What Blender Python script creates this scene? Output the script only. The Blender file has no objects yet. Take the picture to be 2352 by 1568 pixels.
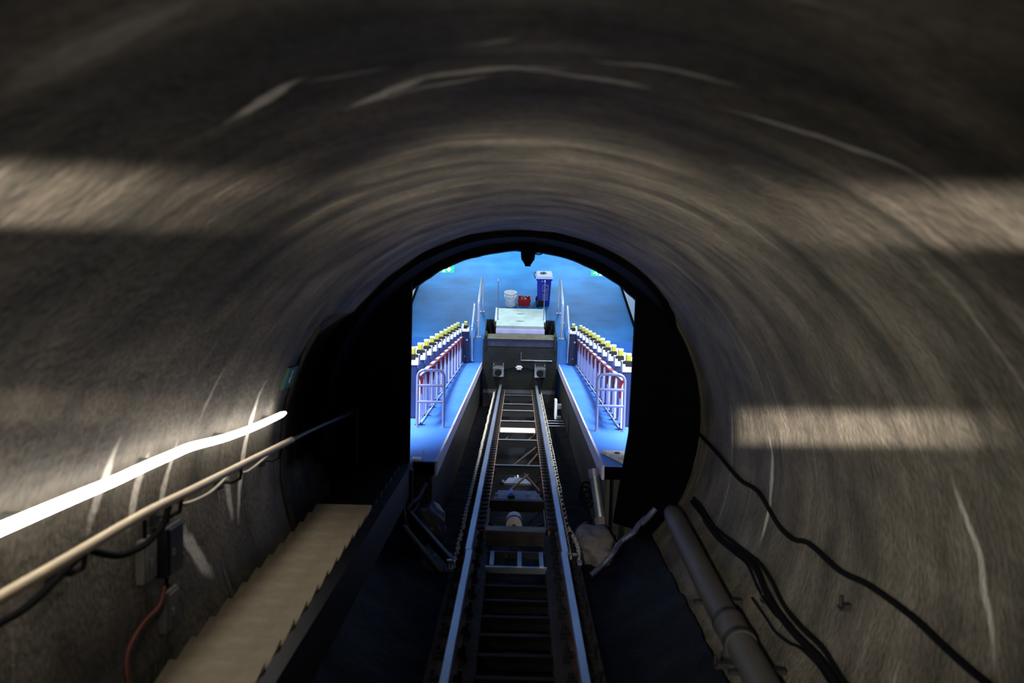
import bpy, bmesh, math, random
from mathutils import Vector, Matrix, Euler, noise as mnoise
random.seed(7)
PI = math.pi
TH = math.radians(18)            # the track falls 18 degrees away from the camera
CT, ST = math.cos(TH), math.sin(TH)
COL = bpy.context.scene.collection
SC = bpy.context.scene
ROT_T = Euler((-TH, 0, 0))

def T(p):                        # track frame (x across, y down the track, z off the rails) -> world
    return Vector((p[0], p[1]*CT + p[2]*ST, -p[1]*ST + p[2]*CT))
def WT(p):                       # world -> track frame
    return Vector((p[0], p[1]*CT - p[2]*ST, p[1]*ST + p[2]*CT))
def lin(c):
    return tuple(((v/255)/12.92 if v/255 <= .04045 else ((v/255+.055)/1.055)**2.4) for v in c)

# ------------------------------------------------------------------ camera
CAMP = Vector((-0.02, 0, 2.66))
pit, yaw, rol = math.radians(3.45), math.radians(0.41), math.radians(1.3)
Fv = Vector((-math.sin(yaw)*math.cos(pit), math.cos(yaw)*math.cos(pit), -math.sin(pit)))
R0 = Fv.cross(Vector((0, 0, 1))).normalized(); U0 = R0.cross(Fv)
Rv = R0*math.cos(rol) + U0*math.sin(rol); Uv = -R0*math.sin(rol) + U0*math.cos(rol)
cam = bpy.data.cameras.new('camera'); camo = bpy.data.objects.new('camera', cam); COL.objects.link(camo)
cam.sensor_width = 36; cam.lens = 2000/2352*36; cam.clip_start = .05; cam.clip_end = 300
Rt, Ut, Ft = T(Rv), T(Uv), T(Fv)
m = Matrix((Rt, Ut, -Ft)).transposed().to_4x4(); m.translation = T(CAMP)
camo.matrix_world = m
cam.dof.use_dof = True; cam.dof.focus_distance = 17; cam.dof.aperture_fstop = 1.6
SC.camera = camo
SC.view_settings.view_transform = 'Standard'; SC.view_settings.look = 'None'
SC.view_settings.exposure = 0.0; SC.view_settings.gamma = 1; SC.view_settings.use_curve_mapping = False

# ------------------------------------------------------------------ world and lamps
w = bpy.data.worlds.new('world'); SC.world = w; w.use_nodes = True
w.node_tree.nodes['Background'].inputs[0].default_value = (.10, .22, .9, 1)
w.node_tree.nodes['Background'].inputs[1].default_value = 0.0015

def lamp(name, kind, loc, aim=None, energy=100, color=(1, 1, 1), size=None, spot=None, blend=1, radius=.1, frame='t'):
    d = bpy.data.lights.new(name, kind); d.energy = energy; d.color = color
    if kind == 'AREA':
        d.shape = 'RECTANGLE'; d.size, d.size_y = size
    else:
        d.shadow_soft_size = radius
    if kind == 'SPOT':
        d.spot_size = math.radians(spot); d.spot_blend = blend
    o = bpy.data.objects.new(name, d); COL.objects.link(o)
    P = T(loc) if frame == 't' else Vector(loc)
    o.location = P
    if aim is not None:
        A = T(aim) if frame == 't' else Vector(aim)
        v = (A - P).normalized()
        yax = T((0, 1, 0)) if frame == 't' else Vector((0, 1, 0))
        z = -v; x = yax.cross(z)
        if x.length < .1: x = Vector((1, 0, 0)).cross(z)
        x.normalize(); y = z.cross(x)
        o.rotation_euler = Matrix((x, y, z)).transposed().to_euler()
    return o

COOL = (.80, .90, 1.0)
# fluorescent rows with reflectors above both platforms and above the landing, shining straight down
def row(name, loc, lean, energy, color, size, spread):
    P = T(loc); o = lamp(name, 'AREA', tuple(P), tuple(P+Vector((lean, 0, -1))), energy, color, size, frame='w')
    # long side along the track
    z = -(Vector((lean, 0, -1)).normalized()); y = T((0, 1, 0)); x = y.cross(z).normalized(); y = z.cross(x)
    o.rotation_euler = Matrix((x, y, z)).transposed().to_euler(); o.data.spread = math.radians(spread)
for s in (-1, 1):
    row('platform_lamp_row', (s*2.08, 16.6, 4.0), s*.02, 440, COOL, (.09, 12.0), 96)
row('platform_lamp_middle', (0, 19.5, 5.2), 0, 22, COOL, (.3, 8.0), 100)
for s in (-1, 1):
    lamp('landing_lamp_row', 'AREA', (s*1.9, 32.0, -2.0), (s*1.9, 32.0, -6), 400, (.80, 1, 1), (.35, 8.0), frame='w').data.spread = math.radians(130)
    lamp('landing_lamp_row', 'AREA', (s*1.9, 25.2, -2.4), (s*1.6, 25.4, -6), 15, COOL, (.3, 3.0), frame='w').data.spread = math.radians(120)

WARM = (1.0, .95, .88)
# lamps on the carriage roof edge, aimed at the lining on both sides and overhead
lamp('carriage_lamp', 'SPOT', (-.55, -.4, 2.55), (2.0, 6.7, 1.42), 1350, WARM, spot=40, radius=.12)
lamp('carriage_lamp', 'SPOT', (-.75, .2, 2.75), (-1.52, 3.9, .6), 75, WARM, spot=32, radius=.12)
lamp('carriage_lamp', 'SPOT', (0, .5, 2.35), (.0, 2.9, 3.2), 17, WARM, spot=100, radius=.1)
lamp('carriage_lamp', 'SPOT', (0, 1.0, 1.75), (.15, 7.0, 3.35), 820, (1, .90, .79), spot=45, radius=.12)

def reflection_lamp():
    """An added lamp standing in for windscreen reflections: it throws two flat fans of light, one above and one below the horizon of the track."""
    d = bpy.data.lights.new('reflection_lamp', 'POINT'); d.energy = 1400; d.color = (1, .87, .79); d.shadow_soft_size = .01
    o = bpy.data.objects.new('reflection_lamp', d); COL.objects.link(o)
    o.location = T((-.02, -.02, 2.68)); o.rotation_euler = ROT_T
    d.use_nodes = True; nt = d.node_tree; N, L = nt.nodes, nt.links
    em = next(n for n in N if n.type == 'EMISSION')
    tc = N.new('ShaderNodeTexCoord'); sp = N.new('ShaderNodeSeparateXYZ'); L.new(tc.outputs['Normal'], sp.inputs[0])
    def mth(op, a, b=None):
        n = N.new('ShaderNodeMath'); n.operation = op
        for i, v in enumerate((a, b)):
            if v is None: continue
            if isinstance(v, (int, float)): n.inputs[i].default_value = v
            else: L.new(v, n.inputs[i])
        return n.outputs[0]
    def ss(v, a, b):
        n = N.new('ShaderNodeMapRange'); n.interpolation_type = 'SMOOTHSTEP'
        n.inputs[1].default_value, n.inputs[2].default_value = (a, b) if a < b else (b, a)
        n.inputs[3].default_value, n.inputs[4].default_value = (0, 1) if a < b else (1, 0)
        L.new(v, n.inputs[0]); return n.outputs[0]
    y = mth('MAXIMUM', sp.outputs[1], .02)
    el = mth('DIVIDE', sp.outputs[2], y); az = mth('DIVIDE', sp.outputs[0], y)
    fwd = ss(sp.outputs[1], .3, .5)
    up = mth('MULTIPLY', ss(el, .040, .062), ss(el, .132, .095))
    aa = mth('ABSOLUTE', az)
    up = mth('MULTIPLY', up, mth('ADD', mth('MULTIPLY', ss(aa, .15, .55), .85), .15))
    lo = mth('MULTIPLY', ss(el, -.183, -.165), ss(el, -.125, -.148))
    rt = mth('MULTIPLY', ss(az, .244, .266), ss(az, .60, .22))
    lf = mth('MULTIPLY', mth('MULTIPLY', ss(az, -.28, -.42), .5), 1.0)
    md = mth('MULTIPLY', mth('MULTIPLY', ss(az, -.085, -.05), ss(az, .04, .02)), 4.5)
    lo = mth('MULTIPLY', lo, mth('ADD', mth('ADD', mth('MULTIPLY', rt, 13.0), lf), md))
    tot = mth('MULTIPLY', mth('ADD', up, lo), fwd)
    L.new(tot, em.inputs['Strength'])
    return o
reflection_lamp()  # unseen added lamp, casts the windscreen reflection bands onto the lining

# ------------------------------------------------------------------ materials
def nodes(name):
    mt = bpy.data.materials.new(name); mt.use_nodes = True
    nt = mt.node_tree; b = nt.nodes['Principled BSDF']
    return mt, nt, nt.nodes, nt.links, b
def mat(name, rgb, rough=.5, metal=0.0, var=.25, scale=6.0, bump=0.0, bscale=40.0, spec=.5, emit=None, estr=0, coat=0, stretch=(1, 1, 1)):
    mt, nt, N, L, b = nodes(name)
    c = lin(rgb)
    tc = N.new('ShaderNodeTexCoord'); mp = N.new('ShaderNodeMapping'); L.new(tc.outputs['Object'], mp.inputs[0])
    mp.inputs['Scale'].default_value = stretch
    nz = N.new('ShaderNodeTexNoise'); nz.inputs['Scale'].default_value = scale; nz.inputs['Detail'].default_value = 6
    L.new(mp.outputs[0], nz.inputs[0])
    rp = N.new('ShaderNodeValToRGB'); L.new(nz.outputs[0], rp.inputs[0])
    rp.color_ramp.elements[0].position = .3; rp.color_ramp.elements[1].position = .7
    rp.color_ramp.elements[0].color = (*[v*(1-var) for v in c], 1); rp.color_ramp.elements[1].color = (*[min(1, v*(1+var)) for v in c], 1)
    L.new(rp.outputs[0], b.inputs['Base Color'])
    b.inputs['Roughness'].default_value = rough; b.inputs['Metallic'].default_value = metal
    b.inputs['Specular IOR Level'].default_value = spec; b.inputs['Coat Weight'].default_value = coat
    if bump:
        nb = N.new('ShaderNodeTexNoise'); nb.inputs['Scale'].default_value = bscale; nb.inputs['Detail'].default_value = 4
        L.new(mp.outputs[0], nb.inputs[0])
        bp = N.new('ShaderNodeBump'); bp.inputs['Strength'].default_value = bump; bp.inputs['Distance'].default_value = .02
        L.new(nb.outputs[0], bp.inputs['Height']); L.new(bp.outputs[0], b.inputs['Normal'])
    if emit:
        b.inputs['Emission Color'].default_value = (*lin(emit), 1); b.inputs['Emission Strength'].default_value = estr
    return mt

def lining_mat():
    """Sprayed concrete: streaks that follow the ring (UV u = arc length, v = metres down the tunnel), lime stains, dark patches."""
    mt, nt, N, L, b = nodes('sprayed_concrete')
    uv = N.new('ShaderNodeUVMap'); uv.uv_map = 'ring'
    def mapped(sx, sy):
        q = N.new('ShaderNodeMapping'); q.inputs['Scale'].default_value = (sx, sy, 1); L.new(uv.outputs[0], q.inputs[0]); return q.outputs[0]
    def nz(vec, s, det=5, dist=0):
        n = N.new('ShaderNodeTexNoise'); n.inputs['Scale'].default_value = s; n.inputs['Detail'].default_value = det; n.inputs['Distortion'].default_value = dist
        L.new(vec, n.inputs[0]); return n.outputs[0]
    def mth(op, a, c=None, clamp=False):
        n = N.new('ShaderNodeMath'); n.operation = op; n.use_clamp = clamp
        for i, v in enumerate((a, c)):
            if v is None: continue
            if isinstance(v, (int, float)): n.inputs[i].default_value = v
            else: L.new(v, n.inputs[i])
        return n.outputs[0]
    def ramp(v, pts):
        r = N.new('ShaderNodeValToRGB'); L.new(v, r.inputs[0]); e = r.color_ramp.elements
        while len(e) < len(pts): e.new(.5)
        for k, (p, c) in enumerate(pts):
            e[k].position = p; e[k].color = (*c, 1) if isinstance(c, tuple) else (c, c, c, 1)
        return r.outputs[0]
    def mix(f, a, c):
        n = N.new('ShaderNodeMix'); n.data_type = 'RGBA'
        if isinstance(f, (int, float)): n.inputs[0].default_value = f
        else: L.new(f, n.inputs[0])
        for i, v in ((6, a), (7, c)):
            if isinstance(v, tuple): n.inputs[i].default_value = (*v, 1)
            else: L.new(v, n.inputs[i])
        return n.outputs[2]
    streak = nz(mapped(.42, 2.9), 1.5, 4, .6)
    fine = nz(mapped(2.0, 11), 1.4, 4, .4)
    mott = nz(mapped(1, 1), 2.1, 6)
    grain = nz(mapped(.8, 1.2), 27, 6)
    sxa = N.new('ShaderNodeSeparateXYZ'); L.new(uv.outputs[0], sxa.inputs[0])
    wallk = N.new('ShaderNodeMapRange'); wallk.interpolation_type = 'SMOOTHSTEP'; L.new(mth('ABSOLUTE', sxa.outputs[0]), wallk.inputs[0])
    wallk.inputs[1].default_value, wallk.inputs[2].default_value, wallk.inputs[3].default_value, wallk.inputs[4].default_value = 1.3, 2.5, 1.0, .38
    streak = mth('ADD', mth('MULTIPLY', mth('SUBTRACT', streak, .5), wallk.outputs[0]), .5)
    base = ramp(streak, [(.30, lin((70, 70, 60))), (.46, lin((104, 99, 86))), (.60, lin((122, 115, 100))), (.74, lin((150, 142, 126)))])
    dark = ramp(mott, [(.36, 0.42), (.6, 1.0)])
    mu = N.new('ShaderNodeMix'); mu.data_type = 'RGBA'; mu.blend_type = 'MULTIPLY'; mu.inputs[0].default_value = .8
    L.new(base, mu.inputs[6]); L.new(dark, mu.inputs[7])
    g2 = ramp(grain, [(.32, 0.35), (.62, 1.0)])
    mu2 = N.new('ShaderNodeMix'); mu2.data_type = 'RGBA'; mu2.blend_type = 'MULTIPLY'; mu2.inputs[0].default_value = .6
    L.new(mu.outputs[2], mu2.inputs[6]); L.new(g2, mu2.inputs[7])
    f2 = ramp(fine, [(.35, 0.7), (.6, 1.0)])
    mu3 = N.new('ShaderNodeMix'); mu3.data_type = 'RGBA'; mu3.blend_type = 'MULTIPLY'; mu3.inputs[0].default_value = .14
    L.new(mu2.outputs[2], mu3.inputs[6]); L.new(f2, mu3.inputs[7])
    col = mu3.outputs[2]
    # thin lime streaks along the rings
    lime = ramp(nz(mapped(.30, 5), 1.9, 4, 1.2), [(.64, 0.0), (.76, .30)])
    col = mix(lime, col, lin((205, 196, 178)))
    # single lime stains: centre u, v; half length along the ring, half width along the tunnel; slant; strength
    stains = [(-.70, 2.31, .15, .035, .40, .95), (-.42, 2.54, .16, .05, .62, .9), (-.14, 2.43, .24, .028, .12, .75), (.15, 2.47, .22, .022, -.15, .6), (-.3, 2.56, .2, .018, .4, .6), (.36, 2.29, .20, .018, .05, .55),
              (.85, 2.44, .30, .022, .28, .55), (-.47, 2.30, .12, .02, 0, .35), (-.85, 1.63, .26, .06, .1, .22), (-.1, 2.13, .08, .02, .3, .4),
              (-2.88, 4.55, .22, .055, -.35, .75), (-2.90, 4.95, .22, .05, -.3, .75), (-3.0, 6.42, .55, .06, -.3, .95), (-2.45, 5.33, .2, .03, -.2, .35),
              (-3.5, 5.45, .25, .10, .8, .7), (-3.3, 6.1, .2, .06, .3, .6), (3.35, 7.0, .5, .05, .02, .6), (2.95, 3.8, .42, .035, .3, .4), (-2.75, 4.1, .25, .05, -.3, .4)]
    sx = N.new('ShaderNodeSeparateXYZ'); L.new(uv.outputs[0], sx.inputs[0])
    wob = mth('MULTIPLY', mth('SUBTRACT', nz(mapped(1, 1), 5, 3), .5), .16)
    wobv = mth('MULTIPLY', mth('SUBTRACT', nz(mapped(1, 1), 7, 3), .5), .05)
    tot = None
    for (u, v, ru, rv, sl, k) in stains:
        du = mth('ADD', mth('SUBTRACT', sx.outputs[0], u), wob)
        dv = mth('ADD', mth('SUBTRACT', mth('SUBTRACT', sx.outputs[1], v), mth('MULTIPLY', du, -sl)), wobv)
        q = mth('ADD', mth('POWER', mth('DIVIDE', du, ru), 2), mth('POWER', mth('DIVIDE', dv, rv), 2))
        mk = mth('MULTIPLY', mth('MULTIPLY', mth('SUBTRACT', 1.0, q), 1.5, True), k)
        tot = mk if tot is None else mth('MAXIMUM', tot, mk)
    col = mix(tot, col, lin((232, 226, 212)))
    dark_patch = None  # broad darker patches mixed into the lining colour
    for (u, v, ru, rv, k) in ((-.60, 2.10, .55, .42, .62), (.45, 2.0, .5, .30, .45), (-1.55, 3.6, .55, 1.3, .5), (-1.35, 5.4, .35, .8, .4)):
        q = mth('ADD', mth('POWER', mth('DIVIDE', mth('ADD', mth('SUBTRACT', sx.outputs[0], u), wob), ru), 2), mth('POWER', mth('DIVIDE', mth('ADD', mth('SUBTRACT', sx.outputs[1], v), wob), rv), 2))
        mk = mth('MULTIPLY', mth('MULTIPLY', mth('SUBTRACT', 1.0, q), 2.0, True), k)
        dark_patch = mk if dark_patch is None else mth('MAXIMUM', dark_patch, mk)
    dark_patch = mth('MULTIPLY', dark_patch, mth('SUBTRACT', 1.0, tot))
    col = mix(dark_patch, col, lin((34, 36, 30)))
    L.new(col, b.inputs['Base Color'])
    b.inputs['Roughness'].default_value = .72; b.inputs['Specular IOR Level'].default_value = .35
    hgt = mth('ADD', mth('MULTIPLY', grain, .9), mth('ADD', mth('MULTIPLY', streak, 1.2), mth('MULTIPLY', mott, .8)))
    bp = N.new('ShaderNodeBump'); bp.inputs['Strength'].default_value = .6; bp.inputs['Distance'].default_value = .028
    L.new(hgt, bp.inputs['Height']); L.new(bp.outputs[0], b.inputs['Normal'])
    return mt

def floor_mat(name, rgb, ribs=0.0, rough=.45, var=.12, ribscale=17.0):
    mt = mat(name, rgb, rough, 0, var, 1.2, 0)
    N, L = mt.node_tree.nodes, mt.node_tree.links; b = N['Principled BSDF']
    tc = N.new('ShaderNodeTexCoord')
    h = N.new('ShaderNodeTexNoise'); h.inputs['Scale'].default_value = 60; L.new(tc.outputs['Object'], h.inputs[0])
    bp = N.new('ShaderNodeBump'); bp.inputs['Strength'].default_value = .35; bp.inputs['Distance'].default_value = .01
    if ribs:
        wv = N.new('ShaderNodeTexWave'); wv.bands_direction = 'Y'; wv.inputs['Scale'].default_value = ribscale
        L.new(tc.outputs['Object'], wv.inputs[0]); L.new(wv.outputs['Fac'], bp.inputs['Height'])
        bp.inputs['Strength'].default_value = ribs
    else:
        L.new(h.outputs[0], bp.inputs['Height'])
    L.new(bp.outputs[0], b.inputs['Normal'])
    return mt

M_LINING = lining_mat()
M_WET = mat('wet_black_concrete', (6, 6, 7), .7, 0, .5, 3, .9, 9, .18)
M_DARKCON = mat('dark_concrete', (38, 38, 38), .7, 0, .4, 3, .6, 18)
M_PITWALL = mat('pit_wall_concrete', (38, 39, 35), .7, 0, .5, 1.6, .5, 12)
M_PALECON = mat('pale_rough_concrete', (112, 108, 106), .75, 0, .3, 4, .8, 16)
M_PLAT = floor_mat('blue_platform_rubber', (66, 126, 212), .25, .5)
M_LAND = floor_mat('blue_landing_floor', (28, 94, 150), 0, .5, .30)
M_LAND.node_tree.nodes['Principled BSDF'].inputs['Specular IOR Level'].default_value = .25
M_BEARER = mat('dark_bearer_concrete', (46, 46, 48), .85, 0, .3, 4, .8, 16)  # bearer concrete in a plain dark grey
M_FASCIA = mat('white_edge_stone', (198, 190, 204), .6, 0, .12, 14, .3, 60)
M_SLAT = mat('grey_slat', (50, 46, 38), .6, 0, .25, 3, .2, 30)
M_BLACK = mat('shade_black', (4, 4, 6), .9, 0, .3, 4, .15, 30, .03)
M_RISER = mat('pale_blue_riser', (64, 122, 184), .5, 0, .12, 3)
M_HOLE = mat('black_rubber', (10, 10, 11), .7, 0, .2, 5)
M_HALL = mat('hall_wall', (110, 130, 160), .6, 0, .1, 2)
M_WHITEW = mat('white_wall_panel', (222, 226, 226), .5, 0, .06, 2)
M_CEIL = mat('hall_ceiling', (120, 135, 160), .7, 0, .1, 2)
M_RAILTOP = mat('polished_rail_steel', (210, 214, 226), .42, 1, .12, 5, .05, 40, stretch=(1, .2, 1))
M_RAILWEB = mat('rusty_rail_steel', (84, 60, 48), .7, .35, .4, 9, .3, 40)
M_RUST = mat('orange_rust_flange', (150, 108, 80), .8, .05, .45, 7, .4, 40)
M_STEEL = mat('dark_frame_steel', (62, 60, 60), .5, .6, .35, 8, .2, 40)
M_EDGESTEEL = mat('greenish_beam_steel', (104, 100, 78), .55, .3, .3, 7, .2, 40)
M_GALV = mat('galvanised_steel', (176, 182, 190), .34, .85, .14, 9, .05, 60)
M_TUBE = mat('lavender_steel_tube', (150, 150, 182), .3, .3, .08, 6)
M_CHROME = mat('bright_handrail_steel', (222, 224, 234), .2, .6, .05, 5)
M_CHAIN = mat('pale_chain', (198, 188, 170), .5, .1, .25, 20)
M_CLIP = mat('black_clip', (9, 9, 10), .8, 0, .3, 12, .2, 40)
M_WHITEPL = mat('white_plastic', (238, 238, 240), .4, 0, .04, 5)
M_WARMWHITE = mat('white_steel_plate', (226, 214, 204), .5, .1, .12, 6)
M_YELLOW = mat('yellow_cap', (180, 174, 52), .35, 0, .1, 8)
M_PALEYEL = mat('pale_cap_top', (240, 240, 190), .4, 0, .04, 8)
M_COLUMN = mat('slate_blue_column', (40, 54, 98), .4, .2, .15, 3)
M_NAVY = mat('navy_cabinet', (18, 26, 62), .4, .1, .15, 3)
M_GATEP = mat('white_gate_post', (236, 232, 246), .35, .1, .06, 5)
M_PANEL = mat('lavender_gate_panel', (140, 146, 196), .35, .3, .1, 4)
M_RED = mat('red_gate_flap', (124, 18, 28), .35, 0, .15, 6)
M_PLATE = mat('pale_green_steel_plate', (206, 222, 212), .5, .25, .16, 3.5)
M_LIP = mat('lavender_apron', (176, 172, 206), .4, .2, .12, 3)
M_BEAM = mat('grey_violet_beam', (92, 92, 112), .5, .4, .22, 5)
M_BINBLUE = mat('blue_bin_plastic', (16, 34, 168), .38, 0, .1, 4)
M_BINLID = mat('pale_bin_lid', (222, 232, 250), .3, 0, .06, 4)
M_BINDARK = mat('dark_blue_plastic', (12, 18, 70), .4, 0, .1, 4)
M_LOGO = mat('khaki_print', (176, 170, 110), .5, 0, .1, 9)
M_REDPL = mat('red_crate_plastic', (170, 26, 24), .42, 0, .2, 9)
M_GREEN = mat('green_sign', (40, 190, 130), .4, 0, .02, 3, emit=(60, 215, 150), estr=.55)
M_SIGNW = mat('white_sign', (245, 250, 248), .4, 0, .02, 3, emit=(245, 255, 250), estr=.9)
M_STRIP = mat('glowing_tube', (255, 250, 244), .4, 0, .01, 3, emit=(255, 246, 240), estr=12.0)
M_BRACKET = mat('dark_bracket', (40, 40, 42), .6, .4, .2, 8)
M_HANDR = mat('cream_handrail', (188, 172, 138), .45, .05, .12, 4)
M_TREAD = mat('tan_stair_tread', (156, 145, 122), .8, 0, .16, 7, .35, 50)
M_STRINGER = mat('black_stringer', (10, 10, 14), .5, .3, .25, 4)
M_CABLE = mat('black_cable', (7, 7, 8), .85, 0, .2, 6, spec=.1)
M_CABLEW = mat('pale_cable', (176, 168, 148), .55, 0, .15, 6)
M_PIPE = mat('grey_pipe', (70, 67, 62), .6, 0, .2, 3, .2, 30)
M_BOXG = mat('grey_box', (96, 94, 90), .5, 0, .12, 5)
M_BOXD = mat('dark_box', (24, 25, 30), .45, 0, .15, 5)
M_ORANGE = mat('orange_cable', (96, 40, 22), .6, 0, .15, 6)
M_ROCK = mat('dark_rock', (74, 76, 84), .5, 0, .5, 5, .9, 14)
M_SANDCON = mat('sandy_concrete', (226, 216, 186), .8, 0, .2, 8, .5, 40)
M_BLUECLIP = mat('blue_clip', (70, 110, 220), .4, 0, .1, 5)
M_HOSE = mat('silver_hose', (86, 92, 112), .3, .3, .25, 10, .4, 60)
M_GLASSB = mat('clear_bottle', (170, 190, 190), .15, 0, .1, 5)

# ------------------------------------------------------------------ mesh helpers
class MB:
    def __init__(s): s.v = []; s.f = []; s.sm = []
    def add(s, v, f, smooth=False):
        o = len(s.v); s.v += [Vector(p) for p in v]
        s.f += [tuple(i+o for i in q) for q in f]; s.sm += [smooth]*len(f); return s
    def box(s, a, b, bev=0.0):
        (x0, y0, z0), (x1, y1, z1) = a, b
        if bev <= 0:
            v = [(x0, y0, z0), (x1, y0, z0), (x1, y1, z0), (x0, y1, z0), (x0, y0, z1), (x1, y0, z1), (x1, y1, z1), (x0, y1, z1)]
            return s.add(v, [(3, 2, 1, 0), (4, 5, 6, 7), (0, 1, 5, 4), (1, 2, 6, 5), (2, 3, 7, 6), (3, 0, 4, 7)])
        bm = bmesh.new(); bmesh.ops.create_cube(bm, size=1)
        for q in bm.verts: q.co = Vector(((x0+x1)/2+q.co.x*(x1-x0), (y0+y1)/2+q.co.y*(y1-y0), (z0+z1)/2+q.co.z*(z1-z0)))
        bmesh.ops.bevel(bm, geom=bm.edges[:], offset=bev, segments=2, affect='EDGES', profile=.6)
        bm.verts.ensure_lookup_table(); bm.verts.index_update()
        s.add([q.co.copy() for q in bm.verts], [tuple(q.index for q in f.verts) for f in bm.faces]); bm.free(); return s
    def cyl(s, p0, p1, r0, r1=None, n=12, caps=True):
        p0, p1 = Vector(p0), Vector(p1); r1 = r0 if r1 is None else r1
        d = (p1-p0).normalized(); a = d.orthogonal().normalized(); b = d.cross(a)
        v = [p0+(a*math.cos(t)+b*math.sin(t))*r0 for t in [2*PI*i/n for i in range(n)]] + [p1+(a*math.cos(t)+b*math.sin(t))*r1 for t in [2*PI*i/n for i in range(n)]]
        s.add(v, [(i, (i+1) % n, n+(i+1) % n, n+i) for i in range(n)], True)
        if caps: s.add(v, [tuple(range(n-1, -1, -1)), tuple(range(n, 2*n))])
        return s
    def tube(s, pts, r, n=8, closed=False, caps=True):
        pts = [Vector(p) for p in pts]; k = len(pts); rr = r if isinstance(r, (list, tuple)) else [r]*k
        rings = []; a = None
        for i, p in enumerate(pts):
            d = (pts[min(i+1, k-1)]-pts[max(i-1, 0)]).normalized()
            if a is None: a = d.orthogonal().normalized()
            a = (a-d*a.dot(d)).normalized(); b = d.cross(a)
            rings += [p+(a*math.cos(t)+b*math.sin(t))*rr[i] for t in [2*PI*j/n for j in range(n)]]
        f = [(i*n+j, i*n+(j+1) % n, (i+1)*n+(j+1) % n, (i+1)*n+j) for i in range(k-1) for j in range(n)]
        s.add(rings, f, True)
        if caps: s.add(rings[:n], [tuple(range(n-1, -1, -1))]); s.add(rings[-n:], [tuple(range(n))])
        return s
    def prism(s, poly, fn, t0, t1):
        """poly of 2-D points, fn(u, v, t) -> 3-D"""
        n = len(poly); v = [fn(u, w_, t0) for u, w_ in poly]+[fn(u, w_, t1) for u, w_ in poly]
        return s.add(v, [tuple(range(n-1, -1, -1)), tuple(range(n, 2*n))]+[(i, (i+1) % n, n+(i+1) % n, n+i) for i in range(n)])
    def lathe(s, prof, c, n=20, smooth=True):
        c = Vector(c); k = len(prof)
        v = [c+Vector((r*math.cos(2*PI*j/n), r*math.sin(2*PI*j/n), z)) for r, z in prof for j in range(n)]
        s.add(v, [(i*n+j, i*n+(j+1) % n, (i+1)*n+(j+1) % n, (i+1)*n+j) for i in range(k-1) for j in range(n)], smooth)
        return s
    def xf(s, fn): s.v = [Vector(fn(p)) for p in s.v]; return s

def smooth_path(pts, sub=6):
    pts = [Vector(p) for p in pts]; out = []
    for i in range(len(pts)-1):
        p0, p1, p2, p3 = pts[max(i-1, 0)], pts[i], pts[i+1], pts[min(i+2, len(pts)-1)]
        for k in range(sub):
            t = k/sub
            out.append(.5*((2*p1)+(p2-p0)*t+(2*p0-5*p1+4*p2-p3)*t*t+(3*p1-p0-3*p2+p3)*t**3))
    return out+[pts[-1]]

def tag(o, label=None, cat=None, group=None, kind=None):
    for k, v in (('label', label), ('category', cat), ('group', group), ('kind', kind)):
        if v: o[k] = v
    return o
BASE = {}
def place(o, base, frame):
    BASE[o.name] = Vector(base)
    if frame == 't': o.location = T(base); o.rotation_euler = ROT_T
    else: o.location = Vector(base)
def empty(name, label, cat, base=(0, 0, 0), frame='t', group=None):
    o = bpy.data.objects.new(name, None); COL.objects.link(o); o.empty_display_size = .1
    place(o, base, frame); return tag(o, label, cat, group)
def root_of(o):
    while o.parent: o = o.parent
    return o
def build(name, mb, mt, parent=None, base=None, frame='t', kind=None, label=None):
    b = BASE[root_of(parent).name] if parent else Vector(base or (0, 0, 0))
    me = bpy.data.meshes.new(name)
    me.from_pydata([tuple(p-b) for p in mb.v], [], mb.f)
    me.polygons.foreach_set('use_smooth', mb.sm)
    bm = bmesh.new(); bm.from_mesh(me); bmesh.ops.recalc_face_normals(bm, faces=bm.faces[:]); bm.to_mesh(me); bm.free()
    me.materials.append(mt); me.update()
    o = bpy.data.objects.new(name, me); COL.objects.link(o)
    if parent: o.parent = parent
    else: place(o, b, frame)
    if kind: o['kind'] = kind
    if label: o['label'] = label
    return o
def single(name, mb, mt, label, cat, base, frame='t', group=None):
    return tag(build(name, mb, mt, None, base, frame), label, cat, group)
def struct(name, mb, mt, parent=None, base=None, frame='t', label=None):
    return build(name, mb, mt, parent, base, frame, 'structure' if not parent else None, label)
def copy_tree(o, parent=None):
    c = o.copy(); COL.objects.link(c)
    if parent: c.parent = parent
    for ch in list(o.children): copy_tree(ch, c)
    return c
def copy_at(o, delta, frame='t', label=None):
    c = copy_tree(o); b = BASE[o.name]+Vector(delta); place(c, b, frame)
    if label: c['label'] = label
    return c
def deform(mb, amp, sc):
    return mb.xf(lambda p: p + Vector(mnoise.noise_vector(p*sc))*amp)

# ------------------------------------------------------------------ tunnel lining
RT, ZC = 2.06, 1.2
def lining(name, a0, a1, y0, y1, na, ny, dr=lambda a, y: 0):
    """a: angle from the crown, positive to +x"""
    mb = MB(); vs = []; fs = []; uvs = []
    for j in range(ny+1):
        y = y0+(y1-y0)*j/ny
        for i in range(na+1):
            a = a0+(a1-a0)*i/na
            r = RT + dr(a, y) + .018*mnoise.noise(Vector((a*2.2, y*1.1, 3))) + .010*mnoise.noise(Vector((a*9, y*5, 8)))
            vs.append((r*math.sin(a), y, ZC+r*math.cos(a))); uvs.append((a*2.06, y))
    n = na+1
    fs = [(j*n+i, j*n+i+1, (j+1)*n+i+1, (j+1)*n+i) for j in range(ny) for i in range(na)]
    mb.add(vs, fs, True)
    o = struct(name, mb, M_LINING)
    uv = o.data.uv_layers.new(name='ring')
    for lp in o.data.loops: uv.data[lp.index].uv = uvs[lp.vertex_index]
    return o
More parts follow.
